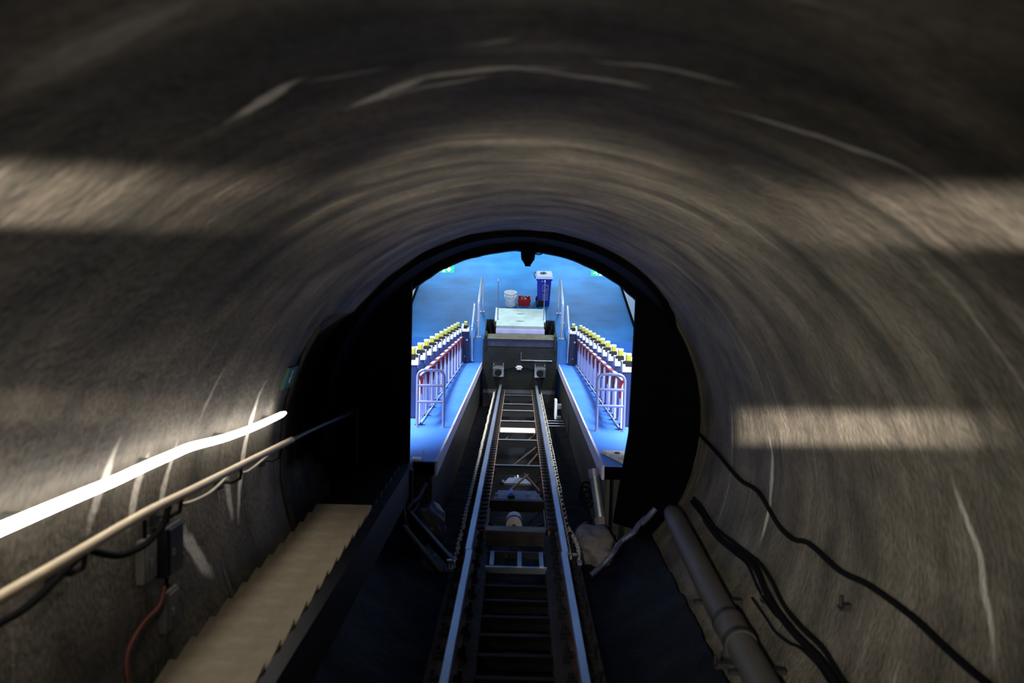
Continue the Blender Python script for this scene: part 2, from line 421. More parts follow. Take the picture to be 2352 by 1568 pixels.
def recess(a, y):                 # the wall on the stair side steps back before the portal
    t = max(0, min(1, (y-7.48)/.05))
    k = max(0, min(1, (-a-.95)/.25))
    return .26*t*k
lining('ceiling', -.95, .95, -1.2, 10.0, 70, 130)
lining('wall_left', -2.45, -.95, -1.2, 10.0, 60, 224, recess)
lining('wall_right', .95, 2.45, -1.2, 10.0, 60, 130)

# ragged rib at the edge of the setback
rib = [( (2.05+.01*mnoise.noise(Vector((k, 2, 2))))*math.sin(-1.0-1.35*k/30), 7.47+.03*mnoise.noise(Vector((k*.7, 0, 5))), ZC+2.05*math.cos(-1.0-1.35*k/30)) for k in range(31)]
struct('trim_1', MB().tube(rib, .03, 6), M_DARKCON)

mb = MB(); n = 60; rg = []  # added ring, its black stands in for shade around the mouth
for i in range(n+1):
    a = -1.75+2.85*i/n
    e0 = 8.80+1.12*max(0, min(1, (a-.55)/.5))**2+.02*mnoise.noise(Vector((a*4, 0, 2)))
    for (r_, y_) in ((2.10, e0), (1.985, e0), (1.985, 10.0), (2.10, 10.0)):
        rg.append((r_*math.sin(a), y_, ZC+r_*math.cos(a)))
mb.add(rg, [(i*4+k, i*4+(k+1) % 4, i*4+4+(k+1) % 4, i*4+4+k) for i in range(n) for k in range(4)])
struct('shade_ring', mb, M_BLACK, label='added black ring standing in for shade at the tunnel mouth crown')

# invert floor: wet, black, uneven
mb = MB(); nx, ny = 40, 150; vs = []
for j in range(ny+1):
    y = -1.2+11.2*j/ny
    for i in range(nx+1):
        x = -1.5+3.0*i/nx
        z = -.36+.03*mnoise.noise(Vector((x*3, y*3, 0)))+.02*mnoise.noise(Vector((x*9, y*9, 4)))
        ex = max(0, abs(x)-.75); z += ex*ex*.55
        vs.append((x, y, z))
mb.add(vs, [(j*(nx+1)+i, j*(nx+1)+i+1, (j+1)*(nx+1)+i+1, (j+1)*(nx+1)+i) for j in range(ny) for i in range(nx)], True)
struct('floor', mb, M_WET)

# portal wall with a ragged round opening
YP = 9.95
mb = MB(); n = 160; fr = []; bk = []; of = []
for i in range(n):
    a = 2*PI*i/n
    r = 1.895+.012*mnoise.noise(Vector((math.sin(a)*9, math.cos(a)*9, 2)))+.006*mnoise.noise(Vector((math.sin(a)*40, math.cos(a)*40, 7)))
    fr.append((r*math.sin(a), YP, ZC+r*math.cos(a))); bk.append(((r+.03)*math.sin(a), YP+.35, ZC+r*math.cos(a)))
    k = 1/max(abs(math.sin(a))/3.6, abs(math.cos(a))/(4.2 if math.cos(a) > 0 else 3.4))
    of.append((k*math.sin(a), YP, ZC+k*math.cos(a)))
mb.add(fr+bk+of, [(i, (i+1) % n, n+(i+1) % n, n+i) for i in range(n)]+[(i, (i+1) % n, 2*n+(i+1) % n, 2*n+i) for i in range(n)])
struct('wall_front', mb, M_BLACK)

# the two open steel door leaves at the sides of the opening
def leaf(name, poly, lines, label):
    mb = MB().prism(poly, lambda u, v, t: (u, t, v), 9.80, 9.90)
    o = struct(name, mb, M_BLACK, label=label)
    for (p, q, wd) in lines:
        build('door_rib', MB().box((min(p[0], q[0])-wd, 9.775, min(p[1], q[1])), (max(p[0], q[0])+wd, 9.80, max(p[1], q[1]))), M_BLACK, o)
    return o
leaf('door_1', [(-1.232, 2.9), (-1.232, .64), (-2.15, .64), (-2.15, 1.9), (-1.7, 2.6)], [((-1.275, .66), (-1.275, 2.6), .012), ((-1.75, .66), (-1.75, 2.3), .012)], 'black steel door leaf above the stairway foot')
leaf('door_2', [(1.300, 2.9), (1.262, 1.05), (1.118, .02), (1.55, -.1), (2.15, .6), (2.15, 1.9), (1.7, 2.6)], [((1.52, .4), (1.52, 2.4), .012), ((1.66, 1.1), (1.66, 2.2), .01)], 'black steel door leaf tapering at its foot')

# ------------------------------------------------------------------ station shell
ZL = -6.137                       # landing level, world
def wbox(mb, a, b): return mb.box(a, b)
# landing slab with the notch of the pit
mb = MB()
mb.box((-3.3, 23.03, ZL-1.7), (-.96, 24.62, ZL)); mb.box((1.03, 23.03, ZL-1.7), (3.3, 24.62, ZL)); mb.box((-3.3, 24.62, ZL-1.7), (3.3, 40, ZL))
struct('floor', mb, M_LAND, frame='w')
for xa, xb in ((-3.3, -.985), (1.055, 3.3)):
    struct('wall_riser', MB().prism([(22.93, -6.90), (23.03, ZL+.002), (23.03, -6.95), (22.93, -6.95)], lambda u, v, t: (t, u, v), xa, xb), M_RISER, frame='w')
# hall walls, ceiling, end wall
mb = MB().box((-3.5, 9.5, -12), (-3.3, 40, 4)); struct('wall_left', mb, M_WHITEW, frame='w')
mb = MB().box((3.3, 9.5, -12), (3.5, 40, 4)); struct('wall_right', mb, M_WHITEW, frame='w')
mb = MB().box((-3.5, 40, -9), (3.5, 40.2, 4)); struct('wall_back', mb, M_HALL, frame='w')
mb = MB().box((-3.5, 9.2, 1.0), (3.5, 40.2, 1.2)); struct('ceiling', mb, M_CEIL, frame='w')
for s in (-1, 1):
    struct('baseboard_left' if s < 0 else 'baseboard_right', MB().box((min(s*3.3, s*3.26), 23.2, ZL), (max(s*3.3, s*3.26), 39.9, ZL+.10)), M_BLACK, frame='w')
# dark lining of the notch and the pit end wall
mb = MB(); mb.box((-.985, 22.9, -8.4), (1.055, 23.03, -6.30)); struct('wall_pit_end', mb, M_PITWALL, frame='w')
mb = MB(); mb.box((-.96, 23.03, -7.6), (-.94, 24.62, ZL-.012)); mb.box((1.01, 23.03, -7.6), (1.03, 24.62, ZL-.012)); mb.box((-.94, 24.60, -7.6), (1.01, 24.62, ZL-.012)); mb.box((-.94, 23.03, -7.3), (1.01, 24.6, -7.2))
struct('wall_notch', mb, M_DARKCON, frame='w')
mb = MB(); mb.box((-.98, 22.66, -8.2), (1.04, 22.9, -7.57), .03); struct('trim_2', deform(mb, .02, 3), M_BEARER, frame='w')
# pit floor under the station track
mb = MB(); nx, ny = 30, 120; vs = []
for j in range(ny+1):
    y = 9.6+15.2*j/ny
    for i in range(nx+1):
        x = -1.35+2.7*i/nx
        vs.append((x, y, -.62+.04*mnoise.noise(Vector((x*3, y*3, 9)))+.03*mnoise.noise(Vector((x*11, y*11, 4)))))
mb.add(vs, [(j*(nx+1)+i, j*(nx+1)+i+1, (j+1)*(nx+1)+i+1, (j+1)*(nx+1)+i) for j in range(ny) for i in range(nx)], True)
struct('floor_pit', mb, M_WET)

# platforms: blue deck, edge stones, slatted cladding
PZ = .61
for s in (-1, 1):
    xe = -.94 if s < 0 else 1.0      # edge near the portal
    xe2 = -1.0 if s < 0 else 1.10     # edge at the far end
    ya = 10.15
    def X(y, d=0): return xe+(xe2-xe)*(y-ya)/14.15+s*d
    ys = [ya+14.15*k/12 for k in range(13)]
    xo = s*3.3
    def strip(mb, d0, d1, z0, z1, y0=ya, y1=24.3):
        v = []
        for y in (y0, y1):
            v += [(X(y, d0) if d0 is not None else xo, y, z0), (X(y, d1) if d1 is not None else xo, y, z0), (X(y, d1) if d1 is not None else xo, y, z1), (X(y, d0) if d0 is not None else xo, y, z1)]
        return mb.add(v, [(0, 1, 2, 3), (7, 6, 5, 4), (0, 4, 5, 1), (1, 5, 6, 2), (2, 6, 7, 3), (3, 7, 4, 0)])
    deck = struct('platform_floor', strip(MB(), .03, None, PZ-.14, PZ), M_PLAT, base=(s*2, 17, PZ), label='blue ribbed platform deck')
    build('end_panel', MB().box((min(X(ya, .03), xo), ya-.02, PZ-.16), (max(X(ya, .03), xo), ya, PZ-.012)), M_BLACK, deck)
    nst = 12
    for k in range(nst):
        y0 = ya+14.15*k/nst; y1 = ya+14.15*(k+1)/nst-.008
        build('edge_stone', deform(strip(MB(), 0, .03, PZ-.17, PZ+.004, y0, y1), .006, 4), M_FASCIA, deck)
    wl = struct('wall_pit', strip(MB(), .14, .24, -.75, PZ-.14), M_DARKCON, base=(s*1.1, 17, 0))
    if s < 0:
        strip0 = MB().box((X(ya, .9), ya+.04, -.75), (X(ya, .14), ya+.12, PZ-.14))
        build('end_panel', strip0, M_DARKCON, wl)
    for k in range(150):
        y = ya+.02+k*.094
        if y > 24.2: break
        if k < 75:
            build('slat', MB().box((min(X(y, .06), X(y, .10)), y, -.52), (max(X(y, .06), X(y, .10)), y+.066, PZ-.15)), M_SLAT, wl)
        elif k == 75:
            mb = MB()
            for q in range(75, 150):
                yq = ya+.02+q*.094
                if yq > 24.2: break
                mb.box((min(X(yq, .06), X(yq, .10)), yq, -.52), (max(X(yq, .06), X(yq, .10)), yq+.066, PZ-.15))
            build('slat_run', mb, M_SLAT, wl, kind='stuff'); break
    if s < 0:
        for k in range(6):
            x = X(ya, .08)-k*.05
            build('slat', MB().box((x-.036, ya-.02, -.40), (x, ya+.02, PZ-.30)), M_SLAT, wl)

# ------------------------------------------------------------------ stairway in the tunnel
st = empty('stairway', 'tan stair treads running down beside the dark tunnel wall', 'stairs', (-1.55, 5, .3))
rise = .30*ST/CT
tread0 = None; darkme = None
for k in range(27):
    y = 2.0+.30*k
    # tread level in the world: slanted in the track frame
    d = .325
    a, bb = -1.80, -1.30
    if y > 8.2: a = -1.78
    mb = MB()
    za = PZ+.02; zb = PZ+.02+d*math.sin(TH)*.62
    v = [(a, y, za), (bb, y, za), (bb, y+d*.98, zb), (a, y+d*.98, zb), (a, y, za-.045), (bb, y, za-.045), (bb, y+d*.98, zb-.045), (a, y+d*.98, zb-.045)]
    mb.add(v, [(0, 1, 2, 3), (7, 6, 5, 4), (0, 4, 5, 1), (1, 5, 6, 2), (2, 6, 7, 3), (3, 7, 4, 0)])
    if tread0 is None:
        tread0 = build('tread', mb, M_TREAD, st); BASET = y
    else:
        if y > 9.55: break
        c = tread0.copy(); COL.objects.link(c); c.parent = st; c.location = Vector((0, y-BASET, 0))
        if y > 7.65:              # darker material on the last treads stands in for shade
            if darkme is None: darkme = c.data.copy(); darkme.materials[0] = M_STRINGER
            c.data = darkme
build('stringer', MB().box((-1.295, 1.5, .30), (-1.20, 9.93, .66)), M_STRINGER, st)
build('stringer', MB().box((-1.86, 1.5, .36), (-1.81, 9.7, .56)), M_STRINGER, st)

# handrail and light tube on the stair side
hr = empty('handrail', 'cream round handrail fixed along the stair wall under the glowing tube', 'handrail', (-1.88, 5, 1.4))
pts = [(-1.875, 2.2, 1.51), (-1.875, 2.925, 1.507), (-1.876, 3.078, 1.502), (-1.876, 3.534, 1.498), (-1.877, 4.29, 1.493), (-1.882, 5.01, 1.459), (-1.888, 6.01, 1.414), (-1.893, 7.198, 1.36)]
build('rail', MB().tube(smooth_path(pts), .026, 12), M_HANDR, hr)
for (y, z) in ((3.72, 1.495), (4.80, 1.465), (5.86, 1.42), (6.85, 1.375)):
    build('bracket', MB().tube([(-1.885, y, z-.02), (-1.895, y, z-.09), (-1.95, y, z-.12), (-2.03, y, z-.12)], .013, 6).box((-2.07, y-.03, z-.17), (-2.02, y+.03, z-.06)), M_BRACKET, hr)
h2 = empty('handrail', 'dark handrail with an end post beyond the lit stair treads', 'handrail', (-1.89, 9.5, .55))
build('rail', MB().tube(smooth_path([(-1.893, 7.21, 1.36), (-1.896, 7.98, 1.325), (-1.898, 8.739, 1.282), (-1.86, 9.4, 1.262), (-1.80, 9.72, 1.28)]), .022, 10), M_STEEL, h2)
build('post', MB().cyl((-1.80, 9.66, .60), (-1.80, 9.66, 1.27), .012, n=8), M_STEEL, h2)
ls = empty('light_tube', 'glowing white light tube running along the wall above the handrail', 'light', (-1.91, 5, 1.7))
pts = [(-1.91, 2.0, 1.752), (-1.892, 2.958, 1.749), (-1.893, 3.113, 1.744), (-1.895, 3.407, 1.737), (-1.897, 3.685, 1.73), (-1.9, 4.013, 1.72), (-1.9, 4.345, 1.719), (-1.903, 4.74, 1.711), (-1.904, 5.0, 1.704), (-1.919, 5.646, 1.647), (-1.926, 6.336, 1.613), (-1.930, 7.123, 1.597)]
sp = smooth_path(pts); rr = [.024]*len(sp); rr[-1] = .012; rr[-2] = .022
build('tube', MB().tube(sp, rr, 10), M_STRIP, ls)
for y in (3.3, 4.5, 5.7, 6.8):
    q = min(sp, key=lambda p: abs(p.y-y))
    build('clip', MB().box((q.x-.13, y-.012, q.z-.02), (q.x-.022, y+.012, q.z+.015)), M_BOXG, ls)

def cable(name, pts, r, mt, label, cat='cable', sub=6, group=None):
    sp = smooth_path(pts, sub); c = sp[len(sp)//2]
    return single(name, MB().tube(sp, r, 8), mt, label, cat, tuple(c), group=group)
cable('cable', [(-1.942, 2.7, 1.36), (-1.942, 3.08, 1.374), (-1.943, 3.187, 1.364), (-1.944, 3.362, 1.358), (-1.941, 3.518, 1.383), (-1.937, 3.721, 1.428), (-1.92, 3.83, 1.47)], .016, M_CABLE, 'dark cable drooping under the handrail where it enters the picture')
cable('cable', [(-1.937, 3.83, 1.45), (-1.946, 4.153, 1.323), (-1.948, 4.4, 1.285), (-1.948, 4.56, 1.291), (-1.946, 4.698, 1.324), (-1.935, 4.75, 1.42)], .018, M_CABLE, 'thick black cable loop hanging below the handrail beside the boxes')
cable('cable', [(-1.93, 4.84, 1.43), (-1.94, 4.95, 1.378), (-1.945, 5.178, 1.345), (-1.945, 5.479, 1.336), (-1.93, 5.80, 1.39)], .010, M_CABLEW, 'pale cable loop under the handrail just past the boxes')
cable('cable', [(-1.93, 5.93, 1.385), (-1.946, 6.05, 1.326), (-1.947, 6.252, 1.306), (-1.945, 6.57, 1.320), (-1.93, 6.80, 1.35)], .009, M_CABLEW, 'pale cable loop under the far end of the handrail')
cable('cable', [(-1.88, 4.15, .62), (-1.919, 4.183, .756), (-1.935, 4.267, .831), (-1.943, 4.438, .876), (-1.935, 4.62, .90), (-1.94, 4.70, .98)], .011, M_ORANGE, 'dim orange cable rising from the stairs towards the wall boxes')

def wall_box(name, y0, y1, z0, z1, depth, mt, label, extra=None):
    # boxes hung on the curved wall
    zm = (z0+z1)/2; xw = -math.sqrt(RT*RT-(zm-ZC)**2)
    e = empty(name, label, 'box', (xw+depth/2, (y0+y1)/2, z0))
    build('body', MB().box((xw-.03, y0, z0), (xw+depth, y1, z1), .012), mt, e)
    build('lid', MB().box((xw+depth, y0+.015, z0+.015), (xw+depth+.012, y1-.015, z1-.015), .004), mt, e)
    build('conduit', MB().cyl((xw+depth*.5, (y0+y1)/2, z1), (xw+depth*.5, (y0+y1)/2, z1+.10), .012, n=8), M_CABLE, e)
    build('latch', MB().box((xw+depth+.012, y0+.03, zm-.02), (xw+depth+.024, y0+.05, zm+.02)), M_GALV, e)
    return e
wall_box('junction_box', 4.82, 5.04, .98, 1.27, .085, M_BOXD, 'black junction box on the wall under the handrail')
wall_box('junction_box', 4.58, 4.73, 1.02, 1.26, .06, M_BOXG, 'grey junction box between the black cable loop and the black box')
wall_box('junction_box', 4.76, 4.92, .68, .92, .07, M_BOXG, 'grey junction box low on the wall beside the stair treads')

# green sign low on the tunnel wall by the setback
e = empty('exit_sign', 'small green sign on the tunnel wall edge above the light tube end', 'sign', (-1.93, 7.28, 1.8))
pz = lambda u, v, t: (-1.885-.063*(1.97-v)/.19+.0-t, u, v)
build('board', MB().prism([(7.11, 1.79), (7.38, 1.79), (7.38, 1.97), (7.11, 1.97)], pz, 0, .04), mat('dim_green_sign', (30, 90, 70), .5), e)
build('arrow', MB().prism([(7.24, 1.83), (7.20, 1.88), (7.225, 1.88), (7.225, 1.94), (7.255, 1.94), (7.255, 1.88), (7.28, 1.88)], pz, -.004, 0), mat('dim_white_sign', (150, 160, 150), .5), e)

# ------------------------------------------------------------------ pipe and cables on the other wall
pp = empty('pipe', 'thick grey pipe running down along the tunnel wall foot', 'pipe', (1.6, 7, .2))
pts = [(1.54, 3.6, .18), (1.558, 4.885, .203), (1.567, 5.368, .216), (1.577, 6.075, .232), (1.587, 6.819, .249), (1.618, 8.066, .303), (1.645, 9.2, .352)]
sp = smooth_path(pts)
rr = [.105]*len(sp); rr[-1] = .03; rr[-2] = .085; rr[-3] = .10
build('body', MB().tube(sp, rr, 18), M_PIPE, pp)
for y in (5.92, 6.32):
    i = min(range(len(sp)), key=lambda k: abs(sp[k].y-y)); q = sp[i]; dd = (sp[i+1]-sp[i-1]).normalized()
    build('coupling', MB().cyl(q-dd*.028, q+dd*.028, .118, n=20), M_BRACKET, pp)
i = min(range(len(sp)), key=lambda k: abs(sp[k].y-6.12)); q = sp[i]
build('sleeve', MB().cyl(sp[i]-Vector((.0, .17, .007)), sp[i]+Vector((0, .17, .007)), .113, n=20), M_PIPE, pp)
for y in (5.55, 6.75):
    i = min(range(len(sp)), key=lambda k: abs(sp[k].y-y)); q = sp[i]
    build('saddle', MB().box((q.x-.17, y-.03, q.z-.03), (q.x-.09, y+.03, q.z-.005)), M_BRACKET, pp)
    build('saddle', MB().box((q.x+.08, y-.03, q.z-.02), (q.x+.2, y+.03, q.z+.01)), M_BRACKET, pp)
cable('cable', [(1.99, 9.9, 1.10), (2.0, 9.538, 1.104), (2.0, 8.68, 1.064), (2.0, 7.782, .996), (2.0, 7.155, 1.024), (1.99, 6.551, .914), (1.99, 6.181, .911), (2.0, 5.882, .968), (2.0, 5.314, .966), (2.005, 4.867, 1.025), (2.0, 4.33, 1.054), (2.0, 3.968, 1.038), (2.0, 3.628, 1.034), (2.0, 3.0, 1.05)], .017, M_CABLE, 'single black cable snaking along the wall well above the pipe')
cable('cable', [(1.87, 9.1, .50), (1.874, 8.7, .501), (1.862, 8.088, .469), (1.882, 7.351, .522), (1.897, 6.733, .567), (1.893, 6.36, .554), (1.874, 5.969, .501), (1.872, 5.587, .497), (1.879, 5.2, .515), (1.867, 4.808, .483), (1.862, 4.3, .471)], .015, M_CABLE, 'upper black cable of the wavy bundle just above the pipe')
cable('cable', [(1.855, 9.1, .46), (1.857, 8.611, .457), (1.848, 7.843, .435), (1.874, 7.171, .502), (1.88, 6.724, .518), (1.859, 6.34, .462), (1.848, 5.975, .435), (1.848, 5.593, .435), (1.857, 5.205, .457), (1.851, 4.895, .443), (1.842, 4.3, .422)], .024, M_CABLE, 'thicker lower black cable of the wavy bundle above the pipe')
cable('cable', [(1.80, 6.5, .36), (1.806, 6.136, .341), (1.803, 5.912, .335), (1.816, 5.663, .362), (1.835, 5.459, .404), (1.843, 5.159, .423), (1.838, 4.96, .412), (1.836, 4.4, .407)], .008, M_CABLE, 'thin black wire between the pipe and the wavy cable bundle')
cable('cable', [(1.83, 8.4, .44), (1.84, 7.9, .42), (1.855, 7.3, .46), (1.862, 6.9, .49), (1.845, 6.5, .43), (1.835, 6.1, .41), (1.84, 5.9, .42)], .009, M_CABLE, 'thin black wire branching below the wavy cable bundle')
for (y, z, lb) in ((5.15, .80, 'dark anchor stub in the wall between the single cable and the bundle'), (6.35, .40, 'dark broken clamp on the wall beside the pipe couplings'), (5.75, .16, 'dark clamp on the track side of the grey pipe')):
    x = math.sqrt(RT*RT-(z-ZC)**2) if z > .2 else 1.42
    single('clamp', MB().box((x-.05, y-.02, z-.02), (x+.03, y+.03, z+.015)).box((x-.06, y-.005, z-.03), (x-.03, y+.07, z-.012)).cyl((x-.05, y+.04, z-.01), (x-.05, y+.04, z+.05), .012, n=8), M_BRACKET, lb, 'clamp', (x, y, z))

# ------------------------------------------------------------------ track
def rail_mesh(x, y0, y1):
    prof = [(-.035, 0), (-.030, .008), (.030, .008), (.035, 0), (.035, -.03), (.012, -.045), (.012, -.12), (.062, -.135), (.062, -.15), (-.062, -.15), (-.062, -.135), (-.012, -.12), (-.012, -.045), (-.035, -.03)]
    return prof
def rail(x, y0, y1, label):
    e = empty('rail', label, 'rail', (x, (y0+y1)/2, -.15))
    fnx = lambda u, v, t: (x+u, t, v)
    build('head', MB().prism([(-.034, -.002), (-.028, .008), (.028, .008), (.034, -.002), (.034, -.028), (-.034, -.028)], fnx, y0, y1), M_RAILTOP, e)
    build('web', MB().prism([(-.022, -.028), (.022, -.028), (.010, -.045), (.010, -.12), (.062, -.135), (.062, -.15), (-.062, -.15), (-.062, -.135), (-.010, -.12), (-.010, -.045)], fnx, y0, y1), M_RAILWEB, e)
    return e
YJ = 8.72
for s in (-1, 1):
    x = -.482 if s < 0 else .508
    sd = 'stair' if s < 0 else 'pipe'
    r1 = rail(x-.012*s, 1.8, YJ-.006, f'polished rail in the tunnel on the {sd} side')
    r2 = rail(x, YJ+.006, 24.1, f'rusty-webbed rail through the station on the {sd} side')
    for q in (-1, 1):
        build('joint_plate', MB().box((x+q*.024-.008, YJ-.22, -.115), (x+q*.024+.008, YJ+.22, -.045)), M_RAILWEB, r2)
    # concrete bearer in the tunnel with clips as parts
    cb = empty('track_bearer', f'grey concrete track bearer under the tunnel rail on the {sd} side', 'track bed', (x, 6, -.3))
    xi, xo = x-s*.20, x+s*.17
    build('beam', deform(MB().box((min(xi, xo), 1.8, -.55), (max(xi, xo), 9.9, -.165), .01), .004, 5), M_BEARER, cb)
    def clip_mesh(y):
        m_ = MB()
        m_.box((x-.13, y-.055, -.165), (x+.13, y+.055, -.128), .008)
        for q in (-1, 1):
            m_.box((x+q*.085-.028, y-.03, -.130), (x+q*.085+.028, y+.03, -.095), .006)
            m_.cyl((x+q*.10, y, -.10), (x+q*.10, y, -.055), .018, n=8)
        return m_
    c0 = build('clip', clip_mesh(2.0), M_CLIP, cb)
    for k in range(1, 18):
        c = c0.copy(); COL.objects.link(c); c.parent = cb; c.location = (0, .45*k, 0)
    # steel girder in the station, rusty inner flange
    gd = empty('track_girder', f'rusty steel track girder under the station rail on the {sd} side', 'track bed', (x, 17, -.4))
    build('girder', MB().box((x-.085, 9.92, -.50), (x+.085, 24.1, -.165)), M_STEEL, gd)
    xf_ = x-s*.105
    build('flange', MB().box((xf_-.026, 9.95, -.185), (xf_+.030, 24.0, -.128)), M_RUST, gd)
    c0 = build('clip', MB().box((x-.075, 9.96, -.150), (x+.10, 10.06, -.115), .006).box((min(x-s*.05, x-s*.122), 9.95, -.150), (max(x-s*.05, x-s*.122), 10.07, -.105), .005).cyl((x+s*.09, 10.0, -.15), (x+s*.09, 10.0, -.06), .016, n=6), M_CLIP, gd)
    for k in range(1, 62):
        c = c0.copy(); COL.objects.link(c); c.parent = gd; c.location = (0, .225*k, 0)

# ladder of cross bars in the tunnel, each its own thing-part
lad = empty('cross_bar_ladder', 'dark wet ladder of cross bars between the tunnel bearers', 'track bed', (0, 6, -.3))
for k in range(16):
    y = 2.6+.40*k
    if y > 8.5: break
    build('cross_bar', MB().box((-.30, y, -.24), (.32, y+.06, -.19)).box((-.30, y, -.30), (.32, y+.012, -.19)), M_CLIP, lad)
for k in range(15):
    y = 2.8+.40*k
    if y > 8.4: break
    mb = MB(); n = 14; vs = []
    for j in range(5):
        for i in range(n+1):
            xx = -.27+.56*i/n; yy = y-.1+.22*j/4
            vs.append((xx, yy, -.285+.022*mnoise.noise(Vector((xx*9, yy*9, k)))))
    mb.add(vs, [(j*(n+1)+i, j*(n+1)+i+1, (j+1)*(n+1)+i+1, (j+1)*(n+1)+i) for j in range(4) for i in range(n)], True)
    build('wet_slab', mb, mat('wet_slab_%d' % k, (16, 17, 19), .10, 0, .5, 5, 1.0, 14, 1.0, coat=.6) if k == 0 else bpy.data.materials['wet_slab_0'], lad)

# box frame and cross beam with the roller at the portal
bf = empty('cell_bracket', 'steel frame of two square cells between the rails at the portal', 'bracket', (0, 8.85, -.2))
build('rail', MB().box((-.30, 9.10, -.20), (.32, 9.14, -.13)), M_STEEL, bf)
build('rail', MB().box((-.30, 8.62, -.20), (.32, 8.67, -.14)), M_GALV, bf)
for x in (-.24, .045, .27): build('divider', MB().box((x-.022, 8.66, -.20), (x+.022, 9.11, -.125)), M_GALV, bf)
build('backing', MB().box((-.25, 8.67, -.22), (.27, 8.85, -.21)), M_PALECON, bf)
build('lever', MB().box((-.11, 8.80, -.2), (-.075, 8.95, -.10), .006), M_CLIP, bf)
cb = empty('cross_beam', 'greenish steel cross beam across the track in front of the roller', 'beam', (0, 9.78, -.25))
build('face', MB().box((-.325, 9.42, -.16), (.315, 9.46, .0)), M_STEEL, cb)
build('top_flange', MB().box((-.335, 9.42, -.005), (.325, 9.60, .012)), M_EDGESTEEL, cb)
rl = empty('guide_roller', 'pale round guide roller standing behind the cross beam', 'roller', (-.02, 9.95, -.1))
build('drum', MB().cyl((-.02, 9.72, -.02), (-.02, 9.99, -.01), .092, n=24), M_WARMWHITE, rl)
build('band', MB().cyl((-.02, 9.80, -.018), (-.02, 9.84, -.016), .096, n=24), M_BRACKET, rl)
build('axle', MB().cyl((-.02, 9.66, -.022), (-.02, 10.08, -.008), .025, n=10), M_STEEL, rl)
build('support', MB().box((-.06, 9.70, -.45), (.02, 9.98, -.10)), M_STEEL, rl)

# frame members between the girders in the station
tf = empty('track_lattice', 'dark steel cross members and braces between the station rails', 'track bed', (0, 17, -.3))
for y in (11.05, 13.3, 15.6, 17.85, 19.4, 20.5, 22.2):
    cbar = build('cross_bar', MB().box((-.34, y, -.20), (.36, y+.015, -.062)), M_CLIP, tf)
    build('top_flange', MB().box((-.34, y-.012, -.062), (.36, y+.035, -.05)), M_GALV if y > 11.5 else M_STEEL, cbar)
for (x0, y0, x1, y1) in ((-.30, 11.4, .18, 13.2), (.34, 12.2, .12, 13.25), (.10, 13.6, .36, 14.9), (-.2, 13.4, .34, 15.5), (-.3, 15.9, .0, 17.6), (.10, 15.8, .36, 17.0), (-.32, 10.5, -.06, 9.9), (.32, 10.5, .06, 9.9)):
    build('diagonal_brace', MB().tube([(x0, y0, -.20), (x1, y1, -.17)], .016, 4), M_RAILWEB, tf)
build('side_bar', MB().box((-.34, 9.95, -.3), (-.325, 10.9, -.12)), M_EDGESTEEL, tf)
build('side_bar', MB().box((.345, 9.95, -.3), (.36, 10.9, -.12)), M_EDGESTEEL, tf)
single('cover_plate', MB().box((-.33, 16.62, -.10), (.35, 17.05, -.07), .006), M_WARMWHITE, 'pale steel cover plate laid between the rails', 'plate', (0, 16.7, -.1))
sn = empty('sensor_plate', 'dark plate carrying a blue clip between the rails', 'sensor', (0, 11.3, -.1))
build('plate', MB().prism([(-.30, 11.12), (-.24, 11.6), (.26, 11.6), (.34, 11.12)], lambda u, v, t: (u, v, t), -.08, -.05), M_BEAM, sn)
build('clip', MB().box((-.085, 11.16, -.05), (-.045, 11.40, .02), .006), M_BLUECLIP, sn, label='blue clip')
build('clip_foot', MB().box((-.11, 11.15, -.05), (-.02, 11.22, -.02), .005), M_CLIP, sn)
for x in (-.26, .16, .29): build('bolt', MB().cyl((x, 11.25, -.05), (x, 11.25, -.01), .02, n=6), M_GALV, sn)
single('cover_plate', MB().prism([(-.2, 13.55), (-.12, 13.95), (.14, 13.95), (.24, 13.55)], lambda u, v, t: (u, v, t), -.42, -.39), M_GALV, 'grey trapezoid plate low between the rails behind the sensor', 'plate', (0, 13.7, -.42))
bt = empty('bottle', 'small clear bottle lying in the dark pit between the rails', 'bottle', (0, 14.5, -.6))
build('body', MB().tube([(.03, 14.25, -.52), (.03, 14.40, -.51), (.028, 14.46, -.50)], [.036, .036, .016], 12), M_GLASSB, bt)
build('neck', MB().cyl((.028, 14.46, -.50), (.026, 14.54, -.495), .014, n=10), M_GLASSB, bt)
build('cap', MB().cyl((.026, 14.54, -.495), (.025, 14.57, -.493), .017, n=10), M_WHITEPL, bt)
for (x, y, r, lb) in ((-.22, 14.4, .035, 'pale stone on the pit floor, on the stair side of the bottle'), (.22, 14.3, .03, 'pale stone on the pit floor, on the pipe side of the bottle'), (-.02, 14.75, .02, 'tiny pale stone on the pit floor behind the bottle'), (-.06, 14.2, .025, 'pale stone on the pit floor touching the bottle')):
    bm = bmesh.new(); bmesh.ops.create_icosphere(bm, subdivisions=2, radius=r); mb = MB()
    mb.add([Vector((x, y, -.56))+q.co*(1+.3*mnoise.noise(q.co*40)) for q in bm.verts], [tuple(q.index for q in f_.verts) for f_ in bm.faces]); bm.free()
    single('stone', mb, M_PALECON, lb, 'stone', (x, y, -.56), group='stones around the bottle')

